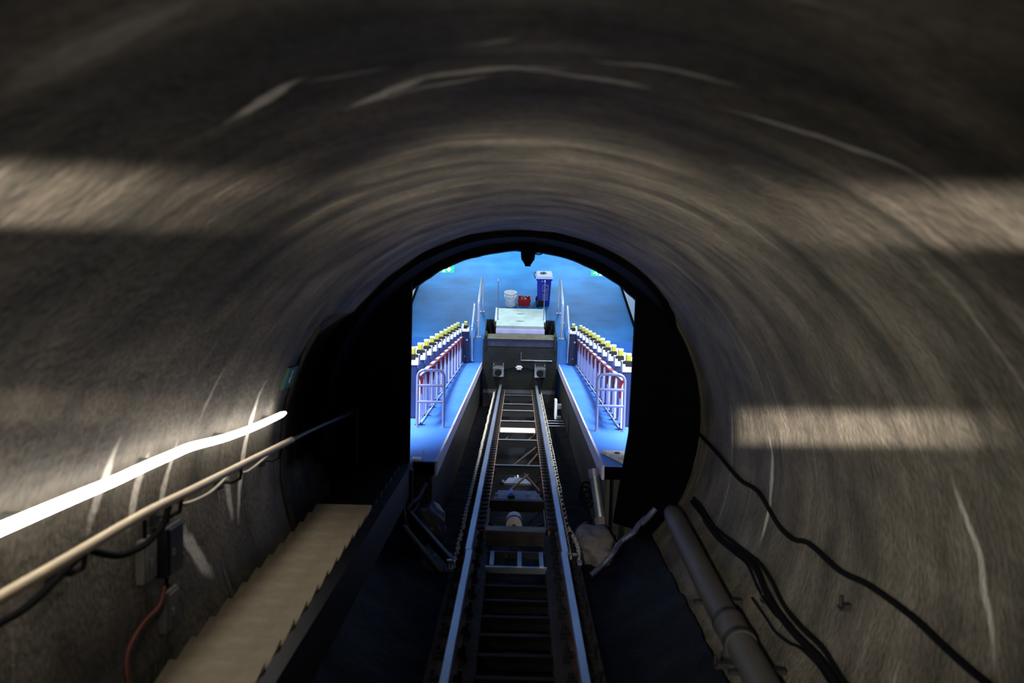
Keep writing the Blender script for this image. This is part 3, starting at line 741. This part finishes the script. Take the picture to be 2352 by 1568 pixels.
# chains along the rails
def chain(pts, label, r=.0085, pitch=.085):
    sp = smooth_path(pts, 10); mb = MB()
    d = 0; out = [sp[0]]
    for a, b in zip(sp, sp[1:]):
        L_ = (b-a).length; t = pitch-d
        while t <= L_: out.append(a+(b-a)*(t/L_)); t += pitch
        d = (d+L_) % pitch
    for k in range(len(out)-1):
        a, b = out[k], out[k+1]; dd = (b-a).normalized(); sx_ = Vector((1, 0, 0)) if k % 2 else Vector((.5, 0, .8)); sx_ = (sx_-dd*sx_.dot(dd)).normalized()
        c = (a+b)/2; hl = (b-a).length*.66; hw = .021
        loop = [c+dd*(hl*math.cos(2*PI*i/8))+sx_*(hw*math.sin(2*PI*i/8)) for i in range(9)]
        mb.tube(loop, r, 5, caps=False)
    return single('chain', mb, M_CHAIN, label, 'chain', tuple(sp[len(sp)//2]))
def wav(x0, x1, y0, y1, z, amp, n, ph):
    return [(x0+(x1-x0)*k/n+amp*mnoise.noise(Vector((k*.9, ph, 0))), y0+(y1-y0)*k/n, z) for k in range(n+1)]
chain(wav(-.61, -.625, 8.62, 23.2, -.10, .018, 36, 1), 'pale chain stretched beside the rail on the stair side')
chain([(.66, 8.9, -.12), (.68, 9.2, -.12), (.665, 9.6, -.12)] + wav(.60, .615, 10.1, 23.2, -.10, .014, 34, 5), 'pale chain with a bowed end, the outer of two beside one rail')
chain(wav(.568, .585, 8.8, 22.8, -.09, .010, 34, 9), 'pale chain lying against the rail on the pipe side', .009)
# chain anchors
for s, y, lb in ((-1, 8.6, 'bright steel anchor at the end of the chain on the stair side'), (1, 8.9, 'bright steel anchor at the end of the chains on the pipe side')):
    single('chain_anchor', MB().box((s*.64-.05, y-.08, -.165), (s*.64+.05, y+.08, -.14)).cyl((s*.64-.02, y, -.14), (s*.64-.02, y, -.07), .03, n=8).cyl((s*.64+.03, y+.04, -.14), (s*.64+.03, y+.04, -.09), .018, n=8), M_GALV, lb, 'anchor', (s*.64, y, -.165))

# ------------------------------------------------------------------ odds and ends at the portal
def rock(name, c, r, mt, label, cat='rock', base=None, seed=0, sub=4):
    bm = bmesh.new(); bmesh.ops.create_icosphere(bm, subdivisions=sub, radius=1); mb = MB(); vs = []
    for q in bm.verts:
        p = q.co; k = 1+.28*mnoise.noise(p*1.4+Vector((seed, 0, 0)))+.12*mnoise.noise(p*4+Vector((0, seed, 0)))
        vs.append(Vector(c)+Vector((p.x*r[0], p.y*r[1], p.z*r[2]))*k)
    mb.add(vs, [tuple(q.index for q in f_.verts) for f_ in bm.faces], True); bm.free()
    return single(name, mb, mt, label, cat, (c[0], c[1], c[2]-r[2]))
rock('boulder', (-.98, 9.72, -.02), (.20, .22, .23), M_ROCK, 'dark rounded rock lump below the slatted platform end', seed=3)
rock('boulder', (-.80, 9.25, -.34), (.22, .25, .12), M_PALECON, 'low pale rubble lump beside the chain anchor on the stair side', seed=8)
rock('boulder', (.88, 9.75, -.24), (.27, .42, .22), M_PALECON, 'grey concrete mound at the foot of the tapering door', seed=5)
rock('boulder', (.80, 10.2, -.34), (.14, .16, .24), M_DARKCON, 'small dark mound behind the grey concrete mound', seed=11)
single('steel_beam', MB().tube([(-1.20, 9.55, .14), (-.62, 8.70, -.16)], .05, 4), M_STRINGER, 'black steel beam leaning from the stair foot down to the rail', 'beam', (-.9, 9.1, -.1))
single('steel_beam', MB().tube([(-1.22, 9.30, .06), (-.74, 8.62, -.22)], .035, 4), M_EDGESTEEL, 'greenish steel beam lying just below the black one', 'beam', (-.95, 8.9, -.2))
single('steel_beam', MB().box((-1.205, 9.60, -.3), (-1.165, 9.66, .62)), M_STRINGER, 'upright black post under the stair stringer end', 'beam', (-1.18, 9.63, -.3))
for pts, r, lb in (([(-1.02, 9.75, .44), (-1.06, 9.70, .38), (-1.10, 9.62, .30), (-1.17, 9.55, .25), (-1.21, 9.5, .2)], .024, 'thick grey hose stub curling beside the upright black post'),
                   ([(-1.24, 9.5, .24), (-1.22, 9.45, .12), (-1.17, 9.42, -.02), (-1.13, 9.38, -.14)], .016, 'thin grey hose hanging down under the thick hose stub'),
                   ([(-1.10, 9.72, .22), (-1.14, 9.66, .16), (-1.19, 9.62, .12)], .014, 'short grey hose piece between the two hose stubs')):
    cable('hose', pts, r, M_HOSE, lb, 'hose')
single('small_box', MB().box((-1.245, 10.12, PZ), (-1.14, 10.28, PZ+.03), .006).cyl((-1.125, 10.25, PZ), (-1.115, 10.27, PZ+.12), .006, n=6), M_WHITEPL, 'small white box on the platform corner by the stair foot', 'box', (-1.2, 10.2, PZ))
# corrugated hose along the mound
sp = smooth_path([(.80, 9.0, -.32), (.93, 9.08, -.235), (1.04, 9.12, -.12), (1.14, 9.25, -.03), (1.27, 9.28, .06), (1.34, 9.36, .13), (1.42, 9.4, .20)], 10)
single('corrugated_hose', MB().tube(sp, [.026+.006*(i % 2) for i in range(len(sp))], 10), M_HOSE, 'silvery corrugated hose lying below the tapering door', 'hose', (1.1, 9.2, -.2))
sp = smooth_path([(1.36, 9.3, .16), (1.44, 9.36, .22), (1.52, 9.4, .30)], 6)
single('corrugated_hose', MB().tube(sp, [.03+.006*(i % 2) for i in range(len(sp))], 10), M_HOSE, 'short dark hose piece between the silvery hose and the pipe end', 'hose', (1.44, 9.36, .22))
dp = empty('drain_pipe', 'short upright grey drain pipe at the platform end', 'pipe', (1.0, 10.5, -.2))
build('body', MB().cyl((.945, 10.55, .44), (1.03, 10.3, -.12), .062, n=18), M_GALV, dp)
build('collar', MB().cyl((.94, 10.565, .475), (.955, 10.52, .38), .072, n=18), M_GALV, dp)
build('foot', MB().cyl((1.02, 10.33, -.06), (1.04, 10.27, -.19), .085, n=18), M_PALECON, dp)
for k, (dx, dz) in enumerate(((0, 0), (-.012, -.06), (.01, -.12))):
    c = Vector((.86+dx, 10.55, .22+dz)); pts = [c+Vector((.07*math.cos(t), .05*math.sin(t), .09*math.sin(t))) for t in [PI*1.9*i/14 for i in range(15)]]
    cable('hose', pts, .014, M_CABLE, ['top loop of black hose beside the upright drain pipe', 'middle loop of black hose beside the upright drain pipe', 'lowest loop of black hose beside the upright drain pipe'][k], 'hose', 3)
pr = empty('concrete_pier', 'concrete pier with a sandy top at the platform end', 'pier', (1.3, 10.3, -.6))
build('body', deform(MB().prism([(1.06, 10.9), (1.5, 10.9), (1.5, 10.0), (1.34, 10.0)], lambda u, v, t: (u-.12*(t < 0), v, t), -.6, PZ+.005), .006, 6), M_DARKCON, pr)
build('top_slab', MB().prism([(1.065, 10.9), (1.5, 10.9), (1.5, 9.99), (1.335, 9.99)], lambda u, v, t: (u, v, t), PZ+.006, PZ+.045), M_SANDCON, pr)
build('bolt', MB().cyl((1.24, 10.72, PZ+.045), (1.24, 10.72, PZ+.055), .035, n=12), M_CLIP, pr)
# limit switch on the pit side wall with three rods
lsx = empty('switch_box', 'small white switch bracket with rods beside the station rail', 'switch', (.85, 18.5, 0))
build('plate', MB().box((.80, 18.6, -.12), (.85, 18.9, .30), .006), M_WHITEPL, lsx)
build('box', MB().box((.85, 18.6, .10), (.95, 18.8, .20), .01), M_BOXG, lsx)
build('box', MB().box((.84, 18.5, -.10), (.94, 18.65, -.04), .01), M_BOXG, lsx)
for k in range(3): build('rod', MB().cyl((.58, 18.4-.35*k, -.12), (.98, 18.4-.35*k, -.12), .009, n=6), M_GALV, lsx)

# lamp hanging from the crown of the portal
hl = empty('hanging_lamp', 'black lamp housing hanging from the crown of the tunnel mouth', 'lamp', (.07, 9.9, 2.9))
build('housing', MB().lathe([(0, 3.2), (.082, 3.2), (.082, 3.06), (.074, 2.99), (.066, 2.985), (.034, 2.935), (.034, 2.918), (0, 2.918)], (.068, 9.86, 0), 20), M_BLACK, hl)
build('bracket', MB().box((.02, 9.83, 3.05), (.12, 9.93, 3.24)), M_BLACK, hl)
build('cord', MB().tube(smooth_path([(.14, 9.86, 3.065), (.18, 9.86, 3.055), (.215, 9.86, 3.06), (.235, 9.88, 3.085), (.24, 9.9, 3.12)]), .008, 6), M_BLACK, hl)

# ------------------------------------------------------------------ pit end: ramp plate, beam, buffers
rp = empty('ramp_plate', 'pale green steel ramp plate bridging the pit end', 'ramp', (0, 24.6, ZL-.1), 'w')
build('plate', MB().box((-.66, 23.98, ZL-.03), (.70, 25.48, ZL+.045), .008), M_PLATE, rp)
build('apron', MB().prism([(23.98, ZL-.03), (23.90, ZL-.06), (23.86, ZL-.13), (23.84, ZL-.24), (23.86, ZL-.24), (23.89, ZL-.13), (23.99, ZL-.07)], lambda u, v, t: (t, u, v), -.66, .72), M_LIP, rp)
for s in (-1, 1):
    xa = .02+s*.70
    build('side_cheek', MB().box((xa-.035, 24.35, ZL-.05), (xa+.035, 25.5, ZL+.06), .006), M_PLATE, rp)
    build('hinge', MB().box((xa-.03, 24.0, ZL-.2), (xa+.03, 24.35, ZL+.02), .006), M_CLIP, rp)
for y in (24.36, 24.98):
    build('slot', MB().box((-.055, y, ZL+.045), (.105, y+.035, ZL+.049)), M_HOLE, rp)
    for x in (-.08, .13): build('bolt', MB().cyl((x, y+.02, ZL+.045), (x, y+.02, ZL+.052), .012, n=6), M_CLIP, rp)
bp_ = empty('buffer_beam', 'grey violet steel beam across the pit end', 'beam', (0, 23.0, -6.3), 'w')
build('web', MB().box((-.94, 22.93, ZL-.165), (1.03, 23.0, ZL+.055), .006), M_BEAM, bp_)
build('top_flange', MB().box((-.94, 22.88, ZL+.055), (1.03, 23.25, ZL+.075), .004), M_EDGESTEEL, bp_)
build('bottom_flange', MB().box((-.94, 22.90, ZL-.185), (1.03, 23.03, ZL-.165), .004), M_BEAM, bp_)
build('pipe', MB().cyl((-.64, 23.4, ZL-.02), (.72, 23.4, ZL-.02), .022, n=10), M_TUBE, bp_)
for s in (-1, 1):
    build('end_bracket', MB().box((.045+s*.95-.035, 22.87, ZL-.25), (.045+s*.95+.035, 23.2, ZL+.17), .008), M_PITWALL, bp_)
    build('bolt', MB().cyl((.04+s*.75, 22.93, ZL-.1), (.04+s*.75, 22.91, ZL-.1), .018, n=8), M_GALV, bp_)
for s, lb in ((-1, 'grey square buffer with a round black centre on the pit wall, stair side'), (1, 'grey square buffer with a round black centre on the pit wall, pipe side')):
    cx = -.545 if s < 0 else .595; zc_ = -6.985
    bu = empty('buffer', lb, 'buffer', (cx, 22.9, zc_-.15), 'w', )
    build('block', MB().box((cx-.155, 22.72, zc_-.14), (cx+.155, 22.9, zc_+.12), .012), M_BOXG if False else M_GALV, bu)
    build('pad', MB().cyl((cx, 22.72, zc_), (cx, 22.66, zc_), .095, n=24), M_HOLE, bu)
    for q in (-1, 1): build('bracket', MB().box((cx+q*.13-.014, 22.74, zc_+.12), (cx+q*.13+.014, 22.9, zc_+.20)), M_GALV, bu)
jb = empty('junction_box', 'small white junction box between the two buffers', 'box', (.02, 22.9, -6.95), 'w')
build('body', MB().box((-.045, 22.84, -6.96), (.085, 22.9, -6.85), .01), M_WHITEPL, jb)
build('gland', MB().cyl((-.045, 22.87, -6.9), (-.075, 22.87, -6.9), .02, n=8), M_WHITEPL, jb)
build('gland', MB().cyl((.085, 22.87, -6.9), (.115, 22.87, -6.9), .02, n=8), M_WHITEPL, jb)
def wcable(name, pts, r, mt, label, cat='cable'):
    sp = smooth_path(pts); return single(name, MB().tube(sp, r, 8), mt, label, cat, tuple(sp[len(sp)//2]), 'w')
wcable('cable', [(-.075, 22.87, -6.90), (-.15, 22.87, -6.91), (-.26, 22.87, -6.95), (-.385, 22.87, -7.0)], .012, M_CABLE, 'black cable from the small white box to the stair side buffer')
wcable('cable', [(.115, 22.87, -6.90), (.2, 22.87, -6.91), (.32, 22.87, -6.95), (.435, 22.87, -6.99)], .012, M_CABLE, 'black cable from the small white box to the pipe side buffer')
wcable('wall_pipe', [(.07, 22.87, -6.46), (.07, 22.87, -6.62), (.072, 22.87, -6.665), (.085, 22.87, -6.68), (.12, 22.87, -6.682), (.92, 22.87, -6.685)], .016, M_GALV, 'thin bent pipe on the pit wall below the beam', 'pipe')
# rods on the ramp
for x, lb in ((-.625, 'thin upright rod on the ramp plate beside the white bucket'), (.700, 'thin upright rod on the ramp plate in front of the blue bin')):
    e = empty('marker_rod', lb, 'rod', (x, 24.5, ZL), 'w')
    build('rod', MB().cyl((x, 24.5, ZL+.03), (x, 24.5, ZL+1.20), .014, n=8), M_TUBE, e)
    build('tip', MB().lathe([(0, 1.26), (.016, 1.25), (.02, 1.23), (.016, 1.20)], (x, 24.5, ZL), 10), M_WHITEPL, e)
    build('base', MB().box((x-.03, 24.46, ZL+.03), (x+.03, 24.54, ZL+.055)), M_GALV, e)
# landing handrails
def u_rail(x, y0, y1, z0, h, r, lb, name='handrail', foot=True):
    e = empty(name, lb, 'handrail', (x, y0, z0), 'w')
    rc = .10
    pts = [(x, y0, z0), (x, y0, z0+h-rc)]+[(x, y0+rc-rc*math.cos(t), z0+h-rc+rc*math.sin(t)) for t in (PI/8, PI/4, 3*PI/8, PI/2)]
    pts += [(x, y1-rc+rc*math.sin(t), z0+h-rc+rc*math.cos(t)) for t in (0, PI/8, PI/4, 3*PI/8, PI/2)]+[(x, y1, z0)]
    build('tube', MB().tube(pts, r, 12), M_CHROME, e)
    if foot:
        for y in (y0, y1): build('flange', MB().cyl((x, y, z0), (x, y, z0+.025), .075, n=16), M_GALV, e)
        build('clamp', MB().box((x-.06, y0-.02, z0+.46), (x+.06, y0+.02, z0+.50), .006), M_GALV, e)
    return e
u_rail(-1.11, 23.12, 25.2, ZL, 1.08, .034, 'tall steel handrail on the landing beside the pit, bucket side')
u_rail(1.165, 23.12, 25.2, ZL, 1.07, .034, 'tall steel handrail on the landing beside the pit, bin side')
for s, lb in ((-1, 'lower steel handrail against the dark cabinet on the stair side platform'), (1, 'lower steel handrail against the dark cabinet on the pipe side platform')):
    x = -1.28 if s < 0 else 1.35
    e = empty('handrail', lb, 'handrail', (x, 22.95, -6.75), 'w')
    build('tube', MB().tube(smooth_path([(x, 22.9, -6.74), (x, 22.9, -5.95), (x, 22.93, -5.80), (x, 23.05, -5.72), (x, 24.0, -5.52), (x, 24.1, -5.52), (x, 24.15, -5.62), (x, 24.15, ZL)], 5), .024, 10), M_CHROME, e)
    build('flange', MB().cyl((x, 22.9, -6.74), (x, 22.9, -6.715), .05, n=12), M_GALV, e)

# ------------------------------------------------------------------ bin, bucket, crate
bn = empty('wheelie_bin', 'tall blue wheeled bin with a pale lid on the landing', 'bin', (.70, 25.9, ZL), 'w')
def frustum(cx, cy, z0, z1, w0, d0, w1, d1, bev=.03):
    mb = MB(); out = []
    for z, w_, d_ in ((z0, w0, d0), (z1, w1, d1)):
        c = [(-w_/2+bev, -d_/2), (w_/2-bev, -d_/2), (w_/2, -d_/2+bev), (w_/2, d_/2-bev), (w_/2-bev, d_/2), (-w_/2+bev, d_/2), (-w_/2, d_/2-bev), (-w_/2, -d_/2+bev)]
        out += [(cx+a, cy+b_, z) for a, b_ in c]
    return mb.add(out, [tuple(range(7, -1, -1)), tuple(range(8, 16))]+[(i, (i+1) % 8, 8+(i+1) % 8, 8+i) for i in range(8)])
bx, by = .72, 26.05
build('body', frustum(bx, by, ZL+.04, ZL+.86, .36, .40, .43, .48), M_BINBLUE, bn)
build('rim', MB().box((bx-.245, by-.27, ZL+.84), (bx+.245, by+.27, ZL+.90), .015), M_BINBLUE, bn)
lid = build('lid', MB().add([(bx-.25, by-.30, ZL+.90), (bx+.25, by-.30, ZL+.90), (bx+.25, by+.27, ZL+.92), (bx-.25, by+.27, ZL+.92), (bx-.21, by-.25, ZL+.965), (bx+.21, by-.25, ZL+.965), (bx+.21, by+.25, ZL+.985), (bx-.21, by+.25, ZL+.985)], [(3, 2, 1, 0), (4, 5, 6, 7), (0, 1, 5, 4), (1, 2, 6, 5), (2, 3, 7, 6), (3, 0, 4, 7)]), M_BINLID, bn, label='pale lid')
build('lid_vent', MB().lathe([(0, .005), (.05, .005), (.06, .018), (.085, .022), (.10, .010), (.105, 0)], (bx-.03, by+.04, ZL+.975), 20), M_BINDARK, lid)
build('handle', MB().tube([(bx-.27, by-.05, ZL+.86), (bx-.30, by+.05, ZL+.90), (bx-.30, by+.25, ZL+.92), (bx-.25, by+.30, ZL+.92)], .02, 8), M_BINDARK, bn)
for (x, y) in ((bx-.20, by+.20), (bx-.19, by-.24)):
    wh = build('wheel', MB().cyl((x-.03, y, ZL+.10), (x+.035, y, ZL+.10), .10, n=20), M_HOLE, bn)
    build('hub', MB().cyl((x-.04, y, ZL+.10), (x+.04, y, ZL+.10), .035, n=10), M_BINDARK, wh)
build('wheel_arch', MB().box((bx-.14, by-.23, ZL+.02), (bx+.02, by-.18, ZL+.20), .02), M_HOLE, bn)
# print on the bin front: a rounded S in a frame above slanting bars
fy = lambda z: by-(.20+.04*(z-ZL-.04)/.82)-.004
def pr_bar(mb, pts, r):
    mb.tube([(x, fy(z), z) for x, z in pts], r, 5); return mb
mb = MB(); cx, cz = bx+.045, ZL+.60
pr_bar(mb, [(cx-.085+.03*0, cz-.09), (cx-.085, cz+.06), (cx-.06, cz+.10), (cx+.06, cz+.10), (cx+.085, cz+.06), (cx+.085, cz-.07), (cx+.05, cz-.11), (cx-.05, cz-.11), (cx-.085, cz-.09)], .008)
pr_bar(mb, [(cx+.055, cz+.05), (cx+.02, cz+.07), (cx-.03, cz+.06), (cx-.045, cz+.03), (cx-.02, cz+.0), (cx+.03, cz-.015), (cx+.05, cz-.045), (cx+.02, cz-.075), (cx-.045, cz-.06)], .008)
for k in range(4):
    z = ZL+.45-k*.062
    pr_bar(mb, [(cx+.085, z), (cx+.01, z-.045)], .009)
    if k: pr_bar(mb, [(cx-.09, z+.01), (cx-.03, z-.035)], .009)
pr_bar(mb, [(cx-.1, ZL+.20), (cx-.04, ZL+.215), (cx+.04, ZL+.215), (cx+.1, ZL+.20)], .005)
build('print', mb, M_LOGO, bn)
build('label', MB().box((bx-.09, fy(ZL+.81)-.004, ZL+.80), (bx-.03, fy(ZL+.81)+.01, ZL+.82)), M_BINLID, bn)

bk = empty('bucket', 'white plastic bucket standing on the blue landing', 'bucket', (-.285, 25.82, ZL), 'w')
build('body', MB().lathe([(0, .0), (.150, 0), (.158, .015), (.175, .40), (.188, .405), (.188, .45), (.178, .455), (.172, .45), (.165, .38), (.146, .02), (0, .02)], (-.285, 25.82, ZL), 28), M_WHITEPL, bk)
build('rim_band', MB().lathe([(.172, .33), (.190, .335), (.190, .355), (.173, .36)], (-.285, 25.82, ZL), 28), M_WHITEPL, bk)
build('handle', MB().tube(smooth_path([(-.475, 25.80, ZL+.35), (-.44, 25.68, ZL+.29), (-.285, 25.62, ZL+.24), (-.15, 25.68, ZL+.30), (-.095, 25.80, ZL+.36)]), .006, 6), M_WHITEPL, bk)
build('label', MB().box((-.23, 25.650, ZL+.05), (-.17, 25.67, ZL+.08)).xf(lambda p: p+Vector((0, .015, 0))), M_LIP, bk)
ct = empty('crate', 'small red plastic crate full of odds and ends beside the bucket', 'crate', (.13, 25.95, ZL), 'w')
cx, cy = .13, 25.98
mb = MB(); hx, hy, h = .155, .13, .22
for a, b in (((-hx, -hy), (hx, -hy)), ((hx, -hy), (hx, hy)), ((hx, hy), (-hx, hy)), ((-hx, hy), (-hx, -hy))):
    x0, x1 = sorted((a[0], b[0])); y0, y1 = sorted((a[1], b[1]))
    mb.box((cx+x0-.01, cy+y0-.01, ZL), (cx+x1+.01, cy+y1+.01, ZL+h))
mb.box((cx-hx, cy-hy, ZL), (cx+hx, cy+hy, ZL+.02))
mb.xf(lambda p: Vector((cx+(p.x-cx)*(1+.18*(p.z-ZL)/h), cy+(p.y-cy)*(1+.18*(p.z-ZL)/h), p.z)))
build('body', mb, M_REDPL, ct)
build('rim', MB().tube([(cx-hx*1.22, cy-hy*1.25, ZL+h), (cx+hx*1.22, cy-hy*1.25, ZL+h), (cx+hx*1.22, cy+hy*1.25, ZL+h), (cx-hx*1.22, cy+hy*1.25, ZL+h), (cx-hx*1.22, cy-hy*1.25, ZL+h)], .014, 6), M_REDPL, ct)
build('handle', MB().box((cx+hx*1.1, cy-.05, ZL+.10), (cx+hx*1.1+.03, cy+.05, ZL+.14), .008), M_REDPL, ct)
for k, (dx, dy, mt_, lb) in enumerate(((-.08, .0, M_GALV, 'grey can in the red crate, nearest the bucket'), (-.01, .05, M_BOXG, 'dark grey can in the middle of the red crate'), (.03, -.05, M_WHITEPL, 'pale can at the front of the red crate'), (.09, .04, M_REDPL, 'red can in the red crate, nearest the bin'))):
    e = empty('can', lb, 'can', (cx+dx, cy+dy, ZL+.02), 'w')
    build('body', MB().cyl((cx+dx, cy+dy, ZL+.02), (cx+dx+.01, cy+dy, ZL+.22+.02*(k % 2)), .036, n=12), mt_, e)
    build('lid', MB().cyl((cx+dx+.01, cy+dy, ZL+.22+.02*(k % 2)), (cx+dx+.011, cy+dy, ZL+.235+.02*(k % 2)), .028, n=12), M_GALV, e)

# ------------------------------------------------------------------ exit signs in the hall
def exit_sign(x, lb):
    y, z = 21.8, -3.90
    e = empty('exit_sign', lb, 'sign', (x, y, z), 'w')
    build('board', MB().box((x-.25, y, z), (x+.25, y+.04, z+.25), .006), M_GREEN, e)
    f_ = lambda u, v, t: (x+u, y+t, z+v)
    build('arrow', MB().prism([(.12, .03), (.05, .10), (.095, .10), (.095, .20), (.145, .20), (.145, .10), (.19, .10)], f_, -.008, .0), M_SIGNW, e)
    build('doorway', MB().prism([(-.04, .02), (-.04, .23), (.02, .23), (.02, .02)], f_, -.008, .0), M_SIGNW, e)
    fg = MB().prism([(-.12+.022*math.cos(t), .195+.022*math.sin(t)) for t in [2*PI*i/10 for i in range(10)]], f_, -.008, .0)
    for (a, b, wd) in (((-.125, .165), (-.14, .10), .018), ((-.14, .10), (-.105, .065), .012), ((-.105, .065), (-.115, .03), .011), ((-.14, .10), (-.175, .07), .011), ((-.175, .07), (-.20, .075), .010), ((-.125, .16), (-.09, .13), .009), ((-.13, .155), (-.175, .14), .009)):
        fg.tube([f_(a[0], a[1], -.004), f_(b[0], b[1], -.004)], wd, 5)
    build('running_figure', fg, M_SIGNW, e)
    for q in (-.2, .2): build('rod', MB().cyl((x+q, y+.02, z+.25), (x+q, y+.02, 1.0), .008, n=6), M_GALV, e)
exit_sign(-1.92, 'green exit sign with a white arrow hanging over the stair side platform')
exit_sign(2.02, 'green exit sign with a white arrow hanging over the pipe side platform')

# ------------------------------------------------------------------ platform barriers
ORD = ['first', 'second', 'third', 'fourth', 'fifth', 'sixth', 'seventh', 'eighth', 'ninth', 'tenth', 'eleventh']
def head_parts(e, x, y, z, s):
    """white housing with a dark recess and a yellow cap, on a column top at z"""
    hd = build('head', MB().box((x-.10, y-.12, z), (x+.10, y+.12, z+.165), .014), M_WHITEPL, e)
    build('cheek', MB().box((x+s*.075-.03, y-.05, z+.16), (x+s*.075+.03, y+.12, z+.215), .01), M_WHITEPL, hd)
    build('cheek', MB().box((x-s*.07-.03, y-.15, z+.005), (x-s*.07+.03, y-.11, z+.075), .012), M_WHITEPL, hd)
    build('recess', MB().box((x-.045, y-.10, z+.165), (x+.045, y+.05, z+.169), .001).box((x-.052, y-.123, z+.085), (x+.052, y-.09, z+.171), .003).box((x-s*.02-.07, y-.124, z+.125), (x-s*.02+.07, y-.09, z+.172), .003), M_HOLE, hd)
    cp = build('cap', MB().box((x-.040, y-.10, z+.165), (x+.040, y-.02, z+.262), .014), M_YELLOW, e, label='yellow cap')
    build('cap_top', MB().box((x-.042, y-.102, z+.252), (x+.042, y-.018, z+.288), .012), M_PALEYEL, cp)
for s in (-1, 1):
    side = 'stair side' if s < 0 else 'pipe side'
    # U-shaped end railing
    xa, xb = (-1.475, -1.09) if s < 0 else (1.155, 1.55)
    y = 12.66
    e = empty('end_railing', f'steel railing of two crossbars closing the {side} barrier row', 'railing', ((xa+xb)/2, y, PZ))
    r_ = .10; h = .84
    pts = [(xa, y, PZ), (xa, y, PZ+h-r_)]+[(xa+r_-r_*math.cos(t), y, PZ+h-r_+r_*math.sin(t)) for t in (PI/8, PI/4, 3*PI/8, PI/2)]
    pts += [(xb-r_+r_*math.sin(t), y, PZ+h-r_+r_*math.cos(t)) for t in (0, PI/8, PI/4, 3*PI/8, PI/2)]+[(xb, y, PZ)]
    build('frame', MB().tube(pts, .022, 12), M_TUBE, e)
    for zz in (.375, .615): build('crossbar', MB().cyl((xa, y, PZ+zz), (xb, y, PZ+zz), .021, n=12), M_TUBE, e)
    for x in (xa, xb): build('foot', MB().cyl((x, y, PZ), (x, y, PZ+.012), .04, n=12), M_TUBE, e)
    # column posts with yellow caps
    x = s*1.66; y0, dy = (13.6, 1.0) if s < 0 else (13.25, 1.03)
    e = empty('barrier_post', f'{ORD[0]} yellow-capped white-headed post from the tunnel on the {side} platform', 'post', (x, y0, PZ), group=f'yellow-capped posts on the {side} platform')
    build('column', MB().box((x-.075, y0-.10, PZ), (x+.075, y0+.10, PZ+.83), .008), M_COLUMN, e)
    build('foot_plate', MB().box((x-.10, y0-.13, PZ), (x+.10, y0+.13, PZ+.015)), M_NAVY, e)
    head_parts(e, x, y0, PZ+.83, s)
    for k in range(1, 11):
        copy_at(e, (0, dy*k, 0), label=f'{ORD[k]} yellow-capped white-headed post from the tunnel on the {side} platform')
    # swing gates
    x = -1.475 if s < 0 else 1.545; y0, dy = 12.82, .975
    dx = -.006 if s < 0 else .004
    g = empty('barrier_gate', f'{ORD[0]} red-flapped white gate from the tunnel on the {side} platform', 'gate', (x, y0, PZ), group=f'red-flapped gates on the {side} platform')
    build('post', MB().box((x-.022, y0, PZ+.02), (x+.022, y0+.06, PZ+.735), .006), M_GATEP, g)
    for q in range(2):
        yq = y0+.33+.31*q; build('bar', MB().box((x-.014, yq, PZ+.05), (x+.014, yq+.035, PZ+.72), .004), M_PANEL, g)
    build('top_rail', MB().box((x-.04, y0-.02, PZ+.715), (x+.04, y0+.94, PZ+.74), .008), M_RED, g)
    build('rail_sleeve', MB().box((x-.03, y0+.06, PZ+.738), (x+.03, y0+.50, PZ+.752), .005), M_GATEP, g)
    build('red_flap', MB().prism([(-.005, .72), (.066, .72), (.060, .62), (.048, .47), (.034, .47), (.024, .64)], lambda u, v, t: (x-s*u, t, PZ+v), y0-.012, y0+.02), M_RED, g)
    build('foot', MB().box((x-.05, y0-.02, PZ), (x+.05, y0+.08, PZ+.02)).prism([(x, PZ+.02), (x-s*.10, PZ+.004), (x-s*.10, PZ), (x, PZ)], lambda u, v, t: (u, t, v), y0+.01, y0+.05), M_NAVY, g)
    build('kick_rail', MB().cyl((x-s*.03, y0+.06, PZ+.03), (x-s*.03, y0+.94, PZ+.03), .010, n=8), M_GATEP, g)
    for k in range(1, 11):
        copy_at(g, (dx*k, dy*k, 0), label=f'{ORD[k]} red-flapped white gate from the tunnel on the {side} platform')
    # dark cabinet at the end of the row
    x = -1.46 if s < 0 else 1.475
    c = empty('cabinet', f'narrow navy cabinet at the far end of the {side} gates', 'cabinet', (x, 23.75, PZ))
    build('body', MB().box((x-.10, 23.64, PZ), (x+.10, 23.86, PZ+.86), .008), M_NAVY, c)
    build('label_plate', MB().box((x+.02, 23.632, PZ+.62), (x+.07, 23.64, PZ+.66)), M_LIP, c)
    build('latch', MB().box((x-.03, 23.625, PZ+.18), (x+.01, 23.64, PZ+.20)), M_GALV, c)
    head_parts(c, x, 23.75, PZ+.86, s)
